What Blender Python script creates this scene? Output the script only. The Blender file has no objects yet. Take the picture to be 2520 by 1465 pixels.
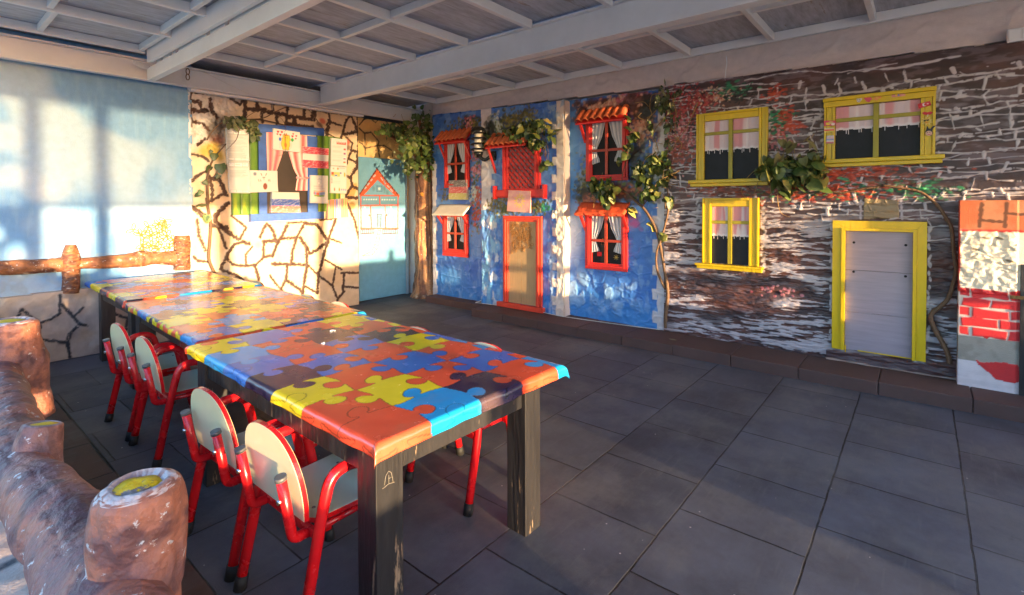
import bpy, bmesh, math, random
import numpy as np
from mathutils import Vector, Matrix
random.seed(7)
S = bpy.context.scene
COL = S.collection
PI = math.pi
rad = math.radians

# ------------------------------------------------------------------ camera numbers (also used to measure points on the real walls)
CH = 1.39
FPX, YAW, PITCH, CY, ROLL = 1240.3, rad(39.2515), rad(1.0348), 522.07, rad(-0.1475)
_fw = Vector((math.cos(YAW)*math.cos(PITCH), math.sin(YAW)*math.cos(PITCH), -math.sin(PITCH)))
_r0 = Vector((math.sin(YAW), -math.cos(YAW), 0)); _u0 = _r0.cross(_fw)
_r = math.cos(ROLL)*_r0 + math.sin(ROLL)*_u0
_u = -math.sin(ROLL)*_r0 + math.cos(ROLL)*_u0
def ray(x, y): return _fw + _r*float((x-1260)/FPX) - _u*float((y-CY)/FPX)
CAMP = Vector((0, 0, CH))
def on_y(x, y, Y): d = ray(x, y); return CAMP + d*(Y/d.y)
def on_x(x, y, X): d = ray(x, y); return CAMP + d*(X/d.x)
def crop(x0, y0, s): return lambda x, y: ((x0+x/s)*.65625, (y0+y/s)*.65625)
C1 = crop(690, 300, 2.6157); C2 = crop(1320, 400, 1.98); C3 = crop(1600, 380, 1.832); C4 = crop(2080, 320, 1.5926)
C5 = crop(2500, 320, 1.98); C6 = crop(3000, 300, 3.185); C7 = crop(3040, 640, 1.5925)
R4 = lambda x, y: (x/3, 488.25+y/3)

# ------------------------------------------------------------------ materials
def lin(r, g, b):
    f = lambda c: c/12.92 if c <= .04045 else ((c+.055)/1.055)**2.4
    return (f(r/255), f(g/255), f(b/255))
MATS = {}
def mat(name, col, rough=.6, var=.15, vscale=8, bump=.0, bscale=60, metal=0, spec=.5, attr=False, stretch=(1, 1, 1), flecks=None, coat=0):
    if name in MATS: return MATS[name]
    m = bpy.data.materials.new(name); m.use_nodes = True
    nt = m.node_tree; N = nt.nodes; L = nt.links
    b = N['Principled BSDF']
    b.inputs['Roughness'].default_value = rough; b.inputs['Metallic'].default_value = metal
    b.inputs['Specular IOR Level'].default_value = spec
    if coat: b.inputs['Coat Weight'].default_value = coat; b.inputs['Coat Roughness'].default_value = .15
    tc = N.new('ShaderNodeTexCoord'); mp = N.new('ShaderNodeMapping'); mp.inputs['Scale'].default_value = stretch
    L.new(tc.outputs['Object'], mp.inputs['Vector'])
    nz = N.new('ShaderNodeTexNoise'); nz.inputs['Scale'].default_value = vscale; nz.inputs['Detail'].default_value = 6; nz.inputs['Roughness'].default_value = .65
    L.new(mp.outputs[0], nz.inputs['Vector'])
    mr = N.new('ShaderNodeMapRange'); mr.inputs['From Min'].default_value = .25; mr.inputs['From Max'].default_value = .75
    mr.inputs['To Min'].default_value = 1-var; mr.inputs['To Max'].default_value = 1+var
    L.new(nz.outputs['Fac'], mr.inputs['Value'])
    mx = N.new('ShaderNodeVectorMath'); mx.operation = 'SCALE'
    L.new(mr.outputs[0], mx.inputs['Scale'])
    if attr:
        at = N.new('ShaderNodeAttribute'); at.attribute_name = 'Col'; L.new(at.outputs['Color'], mx.inputs[0])
    else: mx.inputs[0].default_value = col
    out = mx.outputs[0]
    if flecks:
        fc, fs, th = flecks
        n2 = N.new('ShaderNodeTexNoise'); n2.inputs['Scale'].default_value = fs; n2.inputs['Detail'].default_value = 5; n2.inputs['Roughness'].default_value = .7
        L.new(mp.outputs[0], n2.inputs['Vector'])
        r2 = N.new('ShaderNodeMapRange'); r2.inputs['From Min'].default_value = th; r2.inputs['From Max'].default_value = th+.04
        L.new(n2.outputs['Fac'], r2.inputs['Value'])
        mm = N.new('ShaderNodeMix'); mm.data_type = 'RGBA'
        L.new(r2.outputs[0], mm.inputs['Factor']); L.new(out, mm.inputs[6]); mm.inputs[7].default_value = (*fc, 1)
        out = mm.outputs[2]
    L.new(out, b.inputs['Base Color'])
    rr = N.new('ShaderNodeMapRange'); rr.inputs['To Min'].default_value = max(.03, rough-.12); rr.inputs['To Max'].default_value = min(1, rough+.12)
    L.new(nz.outputs['Fac'], rr.inputs['Value']); L.new(rr.outputs[0], b.inputs['Roughness'])
    if bump:
        n3 = N.new('ShaderNodeTexNoise'); n3.inputs['Scale'].default_value = bscale; n3.inputs['Detail'].default_value = 4
        L.new(mp.outputs[0], n3.inputs['Vector'])
        bp = N.new('ShaderNodeBump'); bp.inputs['Strength'].default_value = bump; bp.inputs['Distance'].default_value = .01
        L.new(n3.outputs['Fac'], bp.inputs['Height']); L.new(bp.outputs[0], b.inputs['Normal'])
    MATS[name] = m
    return m
M_PAINT = mat('painted_plaster', (1, 1, 1), .55, .10, 14, .25, 140, attr=True)
M_GLOSSP = mat('brushed_gloss_paint', (1, 1, 1), .40, .10, 14, .25, 140, attr=True)
M_PAPER = mat('paper', (1, 1, 1), .55, .03, 10, attr=True)
M_LEAF = mat('leaf', (1, 1, 1), .42, .25, 40, .2, 90, attr=True)
M_CLOTH = mat('printed_vinyl', (1, 1, 1), .25, .10, 7, .06, 9, attr=True, spec=.75)
M_BARK = mat('painted_log', (1, 1, 1), .62, .28, 45, .9, 48, attr=True, flecks=((.50, .46, .47), 34, .625))
M_STEEL = mat('cream_steel', (.68, .68, .71), .42, .08, 3, .08, 25, flecks=((.42, .37, .33), 26, .70))
M_BOARD = mat('grey_ceiling_board', (.42, .435, .50), .8, .34, 5, .2, 60, stretch=(1, 6, 1), flecks=((.30, .27, .25), 1.6, .60))
M_RED = mat('red_enamel', lin(212, 24, 32), .26, .05, 9, .05, 60, coat=.3, flecks=((.40, .22, .19), 50, .68))
M_REDW = mat('red_painted_wood', lin(205, 42, 38), .42, .15, 14, .25, 60, stretch=(1, 1, .25))
M_TERRA = mat('terracotta', lin(190, 92, 52), .7, .25, 18, .35, 90)
M_AWN = mat('orange_red_plaster', lin(216, 84, 48), .65, .2, 20, .6, 60)
M_CREAMW = mat('cream_painted_board', lin(205, 196, 184), .6, .1, 10, .2, 60)
M_YEL = mat('yellow_painted_wood', lin(205, 172, 8), .36, .12, 10, .3, 40, stretch=(1, 1, .3))
M_BLUEW = mat('blue_painted_wood', lin(52, 92, 168), .5, .18, 14, .3, 60)
M_GREENW = mat('green_painted_shutter', (1, 1, 1), .5, .12, 14, .2, 60, attr=True)
M_DARK = mat('dark_window_board', (.016, .015, .017), .5, .4, 6, .05, 30, spec=.15)
M_PLY = mat('whitewashed_plywood', lin(150, 138, 150), .6, .16, 4, 0, 60, stretch=(1, .8, 12))
M_PINE = mat('raw_pine', lin(172, 140, 100), .55, .16, 6, .1, 60, stretch=(1, 14, 1))
M_BLACKW = mat('black_painted_wood', (.020, .019, .021), .42, .5, 9, .4, 40, stretch=(1, 1, .14), flecks=((.27, .19, .12), 24, .612))
M_LAM = mat('cream_laminate', lin(238, 228, 184), .32, .06, 5, flecks=((.40, .36, .28), 22, .745))
M_SEAT = mat('pale_green_laminate', lin(208, 220, 198), .22, .05, 5)
M_RUB = mat('black_rubber', (.012, .012, .013), .65, .2, 20)
M_CAP = mat('grey_plastic', (.09, .09, .10), .45, .1, 20)
M_CHROME = mat('zinc_bolt', (.55, .55, .55), .3, .1, 20, metal=1)
M_KERB = mat('brown_rubber_kerb', lin(84, 62, 58), .8, .22, 4, .35, 220, flecks=((.22, .19, .18), 34, .70))
M_WHITEF = mat('white_fabric', lin(206, 204, 208), .75, .04, 12)
M_LACE = mat('gold_lace', lin(176, 112, 24), .5, .15, 30)
M_LACEB = mat('brown_carved_lace', lin(150, 102, 48), .5, .15, 30)
M_LAMPB = mat('black_lamp_metal', (.010, .010, .011), .25, .2, 20)
M_LAMPG = mat('milky_lamp_glass', (.62, .58, .52), .3, .05, 20)
M_STEM = mat('vine_bark', lin(104, 78, 58), .75, .35, 40, .7, 60, stretch=(1, 1, 1))
M_TWIG = mat('dry_twig', lin(150, 118, 70), .75, .3, 40)
M_WIRE = mat('white_string', (.6, .58, .55), .6, .1, 20)
M_SWITCH = mat('white_plastic', (.68, .68, .70), .35, .04, 10)
M_PLASTER = mat('rough_cream_plaster', lin(206, 192, 186), .75, .08, 6, .4, 30)
M_YCUT = mat('yellow_cut_paint', lin(238, 184, 10), .55, .2, 18, .6, 60, flecks=((.20, .14, .12), 20, .56))
M_YCUT2 = mat('plain_yellow_cut_paint', lin(236, 186, 20), .6, .15, 18, .2, 60)
M_CHALK = mat('chalk', (.20, .18, .15), .8, .1, 20)
M_LATW = mat('dark_red_lattice', lin(176, 40, 34), .45, .15, 14, .2, 60)
M_PALE = mat('pale_blue_grey_backing', lin(120, 128, 140), .5, .1, 10)
M_IRON = mat('rusty_iron', lin(120, 86, 50), .5, .35, 40, .3, 80, metal=.6)

# ------------------------------------------------------------------ mesh helpers
class Fr:
    """a wall's own axes: u along it, v up, w out of it"""
    def __init__(s, o, eu, ev, ew): s.o = Vector(o); s.u = Vector(eu); s.v = Vector(ev); s.w = Vector(ew); s.flip = s.u.cross(s.v).dot(s.w) < 0
    def P(s, u, v, w=0): return s.o + s.u*u + s.v*v + s.w*w
def FB(X): return Fr((X, 0, 0), (0, 1, 0), (0, 0, 1), (-1, 0, 0))
def FA(Y): return Fr((0, Y, 0), (1, 0, 0), (0, 0, 1), (0, -1, 0))
ID = Fr((0, 0, 0), (1, 0, 0), (0, 1, 0), (0, 0, 1))
class MB:
    def __init__(s, fr=ID): s.v = []; s.f = []; s.c = []; s.fr = fr; s.col = (.5, .5, .5); s.sm = []
    def add(s, vs, fs, smooth=False):
        n = len(s.v)
        for p in vs: s.v.append(s.fr.P(*p)); s.c.append(s.col)
        for f in fs:
            s.f.append(tuple(n+i for i in (reversed(f) if s.fr.flip else f))); s.sm.append(smooth)
    def box(s, a0, a1, b0, b1, c0, c1, ch=.0):
        if ch <= 0:
            vs = [(x, y, z) for z in (c0, c1) for y in (b0, b1) for x in (a0, a1)]
            s.add(vs, [(0, 2, 3, 1), (4, 5, 7, 6), (0, 1, 5, 4), (2, 6, 7, 3), (0, 4, 6, 2), (1, 3, 7, 5)])
        else:
            bm = bmesh.new(); bmesh.ops.create_cube(bm, size=1)
            for v in bm.verts: v.co = Vector(((a0+a1)/2+v.co.x*(a1-a0), (b0+b1)/2+v.co.y*(b1-b0), (c0+c1)/2+v.co.z*(c1-c0)))
            bmesh.ops.bevel(bm, geom=bm.edges[:], offset=ch, segments=2, affect='EDGES', profile=.6)
            bm.verts.index_update()
            s.add([tuple(v.co) for v in bm.verts], [tuple(v.index for v in f.verts) for f in bm.faces]); bm.free()
        return s
    def prism(s, poly, w0, w1, ch=0):
        """poly in u,v extruded along w"""
        n = len(poly); ar = sum(poly[i][0]*poly[(i+1) % n][1]-poly[(i+1) % n][0]*poly[i][1] for i in range(n))
        if ar < 0: poly = poly[::-1]
        vs = [(p[0], p[1], w0) for p in poly]+[(p[0], p[1], w1) for p in poly]
        fs = [tuple(range(n-1, -1, -1)), tuple(range(n, 2*n))]+[(i, (i+1) % n, n+(i+1) % n, n+i) for i in range(n)]
        s.add(vs, fs); return s
    def tube(s, pts, r, n=8, caps=True, flat=1.0):
        pts = [Vector(p) for p in pts]; m = len(pts)
        rs = r if isinstance(r, (list, tuple)) else [r]*m
        vs = []; prev = None
        for i, p in enumerate(pts):
            t = (pts[min(i+1, m-1)]-pts[max(i-1, 0)])
            if t.length < 1e-9: t = Vector((0, 0, 1))
            t.normalize()
            if prev is None:
                a = Vector((0, 0, 1)) if abs(t.z) < .9 else Vector((1, 0, 0)); nx = a.cross(t).normalized()
            else: nx = (prev-t*prev.dot(t)).normalized()
            prev = nx; ny = t.cross(nx)
            for k in range(n):
                a = 2*PI*k/n; vs.append(tuple(p+(nx*math.cos(a)+ny*math.sin(a))*rs[i]))
        fs = [(i*n+k, i*n+(k+1) % n, (i+1)*n+(k+1) % n, (i+1)*n+k) for i in range(m-1) for k in range(n)]
        s.add(vs, fs, True)
        if caps:
            k0 = len(s.v)-m*n
            f0 = tuple(k0+k for k in range(n-1, -1, -1)); f1 = tuple(k0+(m-1)*n+k for k in range(n))
            for f in (f0, f1): s.f.append(tuple(reversed(f)) if s.fr.flip else f); s.sm.append(False)
        return s
    def lathe(s, c, prof, n=20):
        """profile of (radius, height) turned about the third axis through c"""
        vs = []
        for (r, z) in prof:
            for k in range(n): a = 2*PI*k/n; vs.append((c[0]+r*math.cos(a), c[1]+r*math.sin(a), c[2]+z))
        m = len(prof)
        fs = [(i*n+k, i*n+(k+1) % n, (i+1)*n+(k+1) % n, (i+1)*n+k) for i in range(m-1) for k in range(n)]
        s.add(vs, fs, True); return s
    def grid(s, nu, nv, fn, colfn=None):
        n = len(s.v)
        for j in range(nv):
            for i in range(nu):
                a, b = i/(nu-1), j/(nv-1)
                s.v.append(s.fr.P(*fn(a, b))); s.c.append(colfn(a, b) if colfn else s.col)
        for j in range(nv-1):
            for i in range(nu-1):
                q = (n+j*nu+i, n+j*nu+i+1, n+(j+1)*nu+i+1, n+(j+1)*nu+i)
                s.f.append(tuple(reversed(q)) if s.fr.flip else q); s.sm.append(True)
        return s
def wloc(o):
    p = Vector((0, 0, 0))
    while o: p += o.location; o = o.parent
    return p
def link(name, me, m, parent):
    o = bpy.data.objects.new(name, me); COL.objects.link(o); o.parent = parent
    if m: me.materials.append(m)
    return o
def obj(name, mb, m, parent=None, use_col=False, loc=None):
    me = bpy.data.meshes.new(name)
    off = wloc(parent) if parent else Vector(loc or (0, 0, 0))
    me.from_pydata([tuple(p-off) for p in mb.v], [], mb.f)
    me.polygons.foreach_set('use_smooth', mb.sm)
    a = me.attributes.new('Col', 'FLOAT_COLOR', 'POINT')
    a.data.foreach_set('color', np.hstack([np.array(mb.c, dtype=np.float32).reshape(-1, 3), np.ones((len(mb.c), 1), np.float32)]).ravel())
    me.update()
    o = link(name, me, m, parent)
    if not parent: o.location = off
    return o
def tag(o, label=None, cat=None, group=None, kind=None):
    if label: o['label'] = label
    if cat: o['category'] = cat
    if group: o['group'] = group
    if kind: o['kind'] = kind
    return o
def thing(name, loc, label, cat, group=None):
    o = bpy.data.objects.new(name, None); COL.objects.link(o); o.location = loc; o.empty_display_size = .1
    return tag(o, label, cat, group)
def copy_tree(o, parent=None):
    c = o.copy(); COL.objects.link(c)
    if parent: c.parent = parent; c.matrix_parent_inverse = o.matrix_parent_inverse.copy()
    for ch in list(o.children): copy_tree(ch, c)
    return c
def smooth_path(pts, n=6):
    P = [Vector(p) for p in pts]; out = []
    for i in range(len(P)-1):
        p0 = P[max(i-1, 0)]; p1 = P[i]; p2 = P[i+1]; p3 = P[min(i+2, len(P)-1)]
        for k in range(n):
            t = k/n
            out.append(.5*((2*p1)+(p2-p0)*t+(2*p0-5*p1+4*p2-p3)*t*t+(-p0+3*p1-3*p2+p3)*t**3))
    out.append(P[-1]); return out
def fillet(pts, r, n=6):
    P = [Vector(p) for p in pts]; out = [P[0]]
    for i in range(1, len(P)-1):
        a = (P[i-1]-P[i]); b = (P[i+1]-P[i]); ra = min(r, a.length*.49, b.length*.49)
        p, q = P[i]+a.normalized()*ra, P[i]+b.normalized()*ra
        for k in range(n+1):
            t = k/n; out.append((1-t)**2*p+2*t*(1-t)*P[i]+t*t*q)
    out.append(P[-1]); return out

# ------------------------------------------------------------------ painting pigment and relief onto fine wall meshes
_tabs = {}
def vn(x, y, seed=0):
    if seed not in _tabs: _tabs[seed] = np.random.RandomState(seed+11).rand(256, 256).astype(np.float32)
    T = _tabs[seed]; xi = np.floor(x).astype(int); yi = np.floor(y).astype(int); fx = x-xi; fy = y-yi
    fx = fx*fx*(3-2*fx); fy = fy*fy*(3-2*fy)
    g = lambda a, b: T[(xi+a) & 255, (yi+b) & 255]
    return (g(0, 0)*(1-fx)+g(1, 0)*fx)*(1-fy)+(g(0, 1)*(1-fx)+g(1, 1)*fx)*fy
def fbm(x, y, seed=0, o=4, gain=.5):
    s = 0; a = 1; t = 0
    for k in range(o): s = s+a*vn(x*2**k+k*17.3, y*2**k+k*9.1, seed+k); t += a; a *= gain
    return s/t
def sst(a, b, x): t = np.clip((x-a)/(b-a), 0, 1); return t*t*(3-2*t)
def vn3(x, y, z, seed=0):
    zi = np.floor(z).astype(int); fz = z-zi; fz = fz*fz*(3-2*fz)
    return vn(x+zi*37.7, y+zi*91.3, seed)*(1-fz)+vn(x+(zi+1)*37.7, y+(zi+1)*91.3, seed)*fz
def fbm3(P, s, seed=0, o=4, gain=.5):
    t = 0; a = 1; w_ = 0
    for k in range(o): t = t+a*vn3(P[..., 0]*s*2**k+k*5.3, P[..., 1]*s*2**k+40, P[..., 2]*s*2**k+k*3.1+60, seed+k); w_ += a; a *= gain
    return t/w_
class Canvas:
    def __init__(s, fr, u0, u1, v0, v1, step, base):
        s.fr = fr; s.step = step
        s.nu = int(round((u1-u0)/step))+1; s.nv = int(round((v1-v0)/step))+1
        s.us = np.linspace(u0, u1, s.nu); s.vs = np.linspace(v0, v1, s.nv)
        s.U, s.V = np.meshgrid(s.us, s.vs); s.C = np.ones((s.nv, s.nu, 3))*np.array(base); s.H = np.zeros((s.nv, s.nu))
        s.keep = None
    def sl(s, u0, u1, v0, v1):
        i0, i1 = np.searchsorted(s.us, [u0, u1]); j0, j1 = np.searchsorted(s.vs, [v0, v1])
        return slice(max(j0-1, 0), j1+1), slice(max(i0-1, 0), i1+1)
    def lay(s, m, col, h=0, sl=(slice(None), slice(None))):
        m = np.clip(m, 0, 1); s.C[sl] += (np.array(col)-s.C[sl])*m[..., None]
        if h: s.H[sl] += m*h
    def rect(s, u0, u1, v0, v1, col, soft=None, h=0, wob=0, seed=3):
        e = soft or s.step; S_ = s.sl(u0-3*e-wob, u1+3*e+wob, v0-3*e-wob, v1+3*e+wob); U, V = s.U[S_], s.V[S_]
        if wob: U = U+(vn(U*14, V*14, seed)-.5)*2*wob; V = V+(vn(U*14+40, V*14, seed)-.5)*2*wob
        m = sst(u0-e/2, u0+e/2, U)*sst(-u1-e/2, -u1+e/2, -U)*sst(v0-e/2, v0+e/2, V)*sst(-v1-e/2, -v1+e/2, -V)
        s.lay(m, col, h, S_)
    def stroke(s, pts, w, col, rough=.4, h=0, seed=5, dry=0, nf=60):
        us = [p[0] for p in pts]; vs = [p[1] for p in pts]; pd = w*2+s.step*2
        S_ = s.sl(min(us)-pd, max(us)+pd, min(vs)-pd, max(vs)+pd); U, V = s.U[S_], s.V[S_]
        if U.size == 0: return
        d = np.full(U.shape, 9.)
        for (a, b), (c, e) in zip(pts[:-1], pts[1:]):
            L2 = (c-a)**2+(e-b)**2+1e-12; t = np.clip(((U-a)*(c-a)+(V-b)*(e-b))/L2, 0, 1)
            d = np.minimum(d, np.hypot(U-a-t*(c-a), V-b-t*(e-b)))
        ww = w/2*(1+rough*2*(vn(U*nf, V*nf, seed)-.5))
        m = 1-sst(-s.step*.7, s.step*.7, d-ww)
        if dry: m = m*sst(dry-.15, dry+.1, fbm(U*60, V*60, seed+2, 3))
        s.lay(m, col, h, S_)
    def ell(s, u, v, a, b, col, ang=0, soft=None, h=0, al=1):
        e = soft or s.step; R = max(a, b)+e*2; S_ = s.sl(u-R, u+R, v-R, v+R); U, V = s.U[S_]-u, s.V[S_]-v
        if U.size == 0: return
        c, n = math.cos(ang), math.sin(ang); q = np.hypot((U*c+V*n)/a, (-U*n+V*c)/b)
        s.lay((1-sst(1-e/max(a, b), 1+e/max(a, b), q))*al, col, h, S_)
    def poly(s, pts, col, h=0, wob=0):
        us = [p[0] for p in pts]; vs = [p[1] for p in pts]; S_ = s.sl(min(us)-.01, max(us)+.01, min(vs)-.01, max(vs)+.01); U, V = s.U[S_], s.V[S_]
        if wob: U = U+(vn(U*25, V*25, 4)-.5)*wob*2; V = V+(vn(U*25+9, V*25, 8)-.5)*wob*2
        ins = np.zeros(U.shape, bool); n = len(pts)
        for i in range(n):
            (x1, y1), (x2, y2) = pts[i], pts[(i+1) % n]
            if y1 == y2: continue
            ins ^= ((y1 > V) != (y2 > V)) & (U < (x2-x1)*(V-y1)/(y2-y1)+x1)
        s.lay(ins.astype(float), col, h, S_)
    def dabs(s, u, v, su, sv, n, size, cols, asp=1.5, h=.001, ang=None, al=.85, rs=None):
        R = rs or random
        for _ in range(n):
            k = R.uniform(.5, 1.3)*size
            s.ell(R.gauss(u, su), R.gauss(v, sv), k*asp, k, R.choice(cols), (R.uniform(0, PI) if ang is None else ang+R.uniform(-.3, .3)), soft=s.step*1.2, h=h, al=al)
    def build(s, name, m, parent, thick=.06, smooth=True):
        nu, nv = s.nu, s.nv
        P = np.array(s.fr.o)[None, None]+s.U[..., None]*np.array(s.fr.u)+s.V[..., None]*np.array(s.fr.v)+s.H[..., None]*np.array(s.fr.w)
        P = P.reshape(-1, 3); idx = np.arange(nu*nv).reshape(nv, nu)
        q = np.stack([idx[:-1, :-1], idx[:-1, 1:], idx[1:, 1:], idx[1:, :-1]], -1)
        if s.keep is not None:
            k = s.keep[:-1, :-1] & s.keep[:-1, 1:] & s.keep[1:, 1:] & s.keep[1:, :-1]; q = q[k]
            q = q.reshape(-1, 4); ring = None
            # rim of the kept region
            ed = {}
            for f in q:
                for a, b in ((f[0], f[1]), (f[1], f[2]), (f[2], f[3]), (f[3], f[0])):
                    if (b, a) in ed: del ed[(b, a)]
                    else: ed[(a, b)] = 1
            rim = list(ed.keys())
        else:
            q = q.reshape(-1, 4)
            b = np.concatenate([idx[0, :], idx[1:, -1], idx[-1, -2::-1], idx[-2:0:-1, 0]])
            rim = list(zip(b, np.roll(b, -1)))
        rim = np.array(rim); used = np.unique(rim); mp = {int(k): i for i, k in enumerate(used)}
        back = P[used]-np.array(s.fr.w)[None]*(thick+s.H.reshape(-1)[used][:, None]); n0 = len(P)
        side = np.array([[b_, a_, n0+mp[int(a_)], n0+mp[int(b_)]] for a_, b_ in rim])
        V = np.vstack([P, back]); Q = np.vstack([q, side])
        if s.keep is None:
            c = [n0+mp[int(k)] for k in (idx[0, 0], idx[-1, 0], idx[-1, -1], idx[0, -1])]; Q = np.vstack([Q, [c]])
        C = np.vstack([s.C.reshape(-1, 3), s.C.reshape(-1, 3)[used]])
        if s.fr.flip: Q = Q[:, ::-1]
        me = bpy.data.meshes.new(name); off = np.array(wloc(parent) if parent else (0, 0, 0))
        me.vertices.add(len(V)); me.vertices.foreach_set('co', (V-off).astype(np.float32).ravel())
        me.loops.add(Q.size); me.loops.foreach_set('vertex_index', Q.astype(np.int32).ravel())
        me.polygons.add(len(Q)); me.polygons.foreach_set('loop_start', np.arange(0, Q.size, 4, dtype=np.int32))
        sm = np.zeros(len(Q), bool); sm[:len(q)] = smooth
        me.polygons.foreach_set('use_smooth', sm)
        a = me.attributes.new('Col', 'FLOAT_COLOR', 'POINT')
        a.data.foreach_set('color', np.hstack([np.clip(C, .002, .95), np.ones((len(C), 1))]).astype(np.float32).ravel())
        me.update(calc_edges=True); me.validate()
        return link(name, me, m, parent)
# ================================================================== SETTING
# ground outside
g = MB(); g.add([(-60, -60, -.06), (60, -60, -.06), (60, 60, -.06), (-60, 60, -.06)], [(0, 1, 2, 3)])
tag(obj('ground', g, mat('dry_earth', lin(150, 138, 120), .9, .3, 2, .3, 20)), kind='structure')

def tile_mat(name, c1, c2, off, rowh=.506, wid=.5, fl=.66):
    m = bpy.data.materials.new(name); m.use_nodes = True; nt = m.node_tree; N = nt.nodes; L = nt.links; b = N['Principled BSDF']
    ge = N.new('ShaderNodeNewGeometry'); mp = N.new('ShaderNodeMapping'); mp.inputs['Location'].default_value = off
    L.new(ge.outputs['Position'], mp.inputs['Vector'])
    wn = N.new('ShaderNodeTexNoise'); wn.inputs['Scale'].default_value = 9; wn.inputs['Detail'].default_value = 2
    L.new(mp.outputs[0], wn.inputs['Vector'])
    wm = N.new('ShaderNodeVectorMath'); wm.operation = 'MULTIPLY_ADD'; wm.inputs[1].default_value = (.008, .008, 0)
    L.new(wn.outputs['Color'], wm.inputs[0]); L.new(mp.outputs[0], wm.inputs[2])
    br = N.new('ShaderNodeTexBrick'); br.offset = .5; br.inputs['Scale'].default_value = 1; br.inputs['Brick Width'].default_value = wid; br.inputs['Row Height'].default_value = rowh
    br.inputs['Mortar Size'].default_value = .0045; br.inputs['Mortar Smooth'].default_value = .4; br.inputs['Bias'].default_value = -.1
    br.inputs['Color1'].default_value = (*c1, 1); br.inputs['Color2'].default_value = (*c2, 1); br.inputs['Mortar'].default_value = (.006, .006, .007, 1)
    L.new(wm.outputs[0], br.inputs['Vector'])
    n1 = N.new('ShaderNodeTexNoise'); n1.inputs['Scale'].default_value = 2.6; n1.inputs['Detail'].default_value = 8; n1.inputs['Roughness'].default_value = .7
    L.new(ge.outputs['Position'], n1.inputs['Vector'])
    r1 = N.new('ShaderNodeMapRange'); r1.inputs['From Min'].default_value = .3; r1.inputs['From Max'].default_value = .7; r1.inputs['To Min'].default_value = .62; r1.inputs['To Max'].default_value = 1.5
    L.new(n1.outputs['Fac'], r1.inputs['Value'])
    sc = N.new('ShaderNodeVectorMath'); sc.operation = 'SCALE'; L.new(br.outputs['Color'], sc.inputs[0]); L.new(r1.outputs[0], sc.inputs['Scale'])
    # scuffs running across the tiles, dark drips and pale grit
    mp2 = N.new('ShaderNodeMapping'); mp2.inputs['Scale'].default_value = (3, 30, 1); mp2.inputs['Rotation'].default_value = (0, 0, .5); L.new(ge.outputs['Position'], mp2.inputs['Vector'])
    n4 = N.new('ShaderNodeTexNoise'); n4.inputs['Scale'].default_value = 1.6; n4.inputs['Detail'].default_value = 6; L.new(mp2.outputs[0], n4.inputs['Vector'])
    r4 = N.new('ShaderNodeMapRange'); r4.inputs['From Min'].default_value = .58; r4.inputs['From Max'].default_value = .74; r4.inputs['To Max'].default_value = .42; L.new(n4.outputs['Fac'], r4.inputs['Value'])
    m4 = N.new('ShaderNodeMix'); m4.data_type = 'RGBA'; L.new(r4.outputs[0], m4.inputs['Factor']); L.new(sc.outputs[0], m4.inputs[6]); m4.inputs[7].default_value = (.13, .13, .14, 1)
    n5 = N.new('ShaderNodeTexNoise'); n5.inputs['Scale'].default_value = 2.1; n5.inputs['Detail'].default_value = 9; n5.inputs['Roughness'].default_value = .75; L.new(mp.outputs[0], n5.inputs['Vector'])
    r5 = N.new('ShaderNodeMapRange'); r5.inputs['From Min'].default_value = .655; r5.inputs['From Max'].default_value = .70; r5.inputs['To Max'].default_value = .6; L.new(n5.outputs['Fac'], r5.inputs['Value'])
    m5 = N.new('ShaderNodeMix'); m5.data_type = 'RGBA'; L.new(r5.outputs[0], m5.inputs['Factor']); L.new(m4.outputs[2], m5.inputs[6]); m5.inputs[7].default_value = (.014, .012, .012, 1)
    vo = N.new('ShaderNodeTexVoronoi'); vo.inputs['Scale'].default_value = 15; L.new(ge.outputs['Position'], vo.inputs['Vector'])
    gt = N.new('ShaderNodeMath'); gt.operation = 'LESS_THAN'; gt.inputs[1].default_value = .06; L.new(vo.outputs['Distance'], gt.inputs[0])
    wh = N.new('ShaderNodeSeparateColor'); L.new(vo.outputs['Color'], wh.inputs[0])
    g2 = N.new('ShaderNodeMath'); g2.operation = 'GREATER_THAN'; g2.inputs[1].default_value = .82; L.new(wh.outputs[0], g2.inputs[0])
    mu = N.new('ShaderNodeMath'); mu.operation = 'MULTIPLY'; L.new(gt.outputs[0], mu.inputs[0]); L.new(g2.outputs[0], mu.inputs[1])
    m6 = N.new('ShaderNodeMix'); m6.data_type = 'RGBA'; L.new(mu.outputs[0], m6.inputs['Factor']); L.new(m5.outputs[2], m6.inputs[6]); m6.inputs[7].default_value = (.45, .43, .42, 1)
    n7 = N.new('ShaderNodeTexNoise'); n7.inputs['Scale'].default_value = 1.1; n7.inputs['Detail'].default_value = 10; n7.inputs['Roughness'].default_value = .72; L.new(ge.outputs['Position'], n7.inputs['Vector'])
    r7 = N.new('ShaderNodeMapRange'); r7.inputs['From Min'].default_value = .47; r7.inputs['From Max'].default_value = .70; r7.inputs['To Max'].default_value = .8; L.new(n7.outputs['Fac'], r7.inputs['Value'])
    m7 = N.new('ShaderNodeMix'); m7.data_type = 'RGBA'; L.new(r7.outputs[0], m7.inputs['Factor']); L.new(m6.outputs[2], m7.inputs[6]); m7.inputs[7].default_value = (.17, .165, .16, 1)
    L.new(m7.outputs[2], b.inputs['Base Color'])
    rr = N.new('ShaderNodeMapRange'); rr.inputs['To Min'].default_value = .5; rr.inputs['To Max'].default_value = .78; L.new(n1.outputs['Fac'], rr.inputs['Value']); L.new(rr.outputs[0], b.inputs['Roughness'])
    n3 = N.new('ShaderNodeTexNoise'); n3.inputs['Scale'].default_value = 220; n3.inputs['Detail'].default_value = 3; L.new(ge.outputs['Position'], n3.inputs['Vector'])
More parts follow.
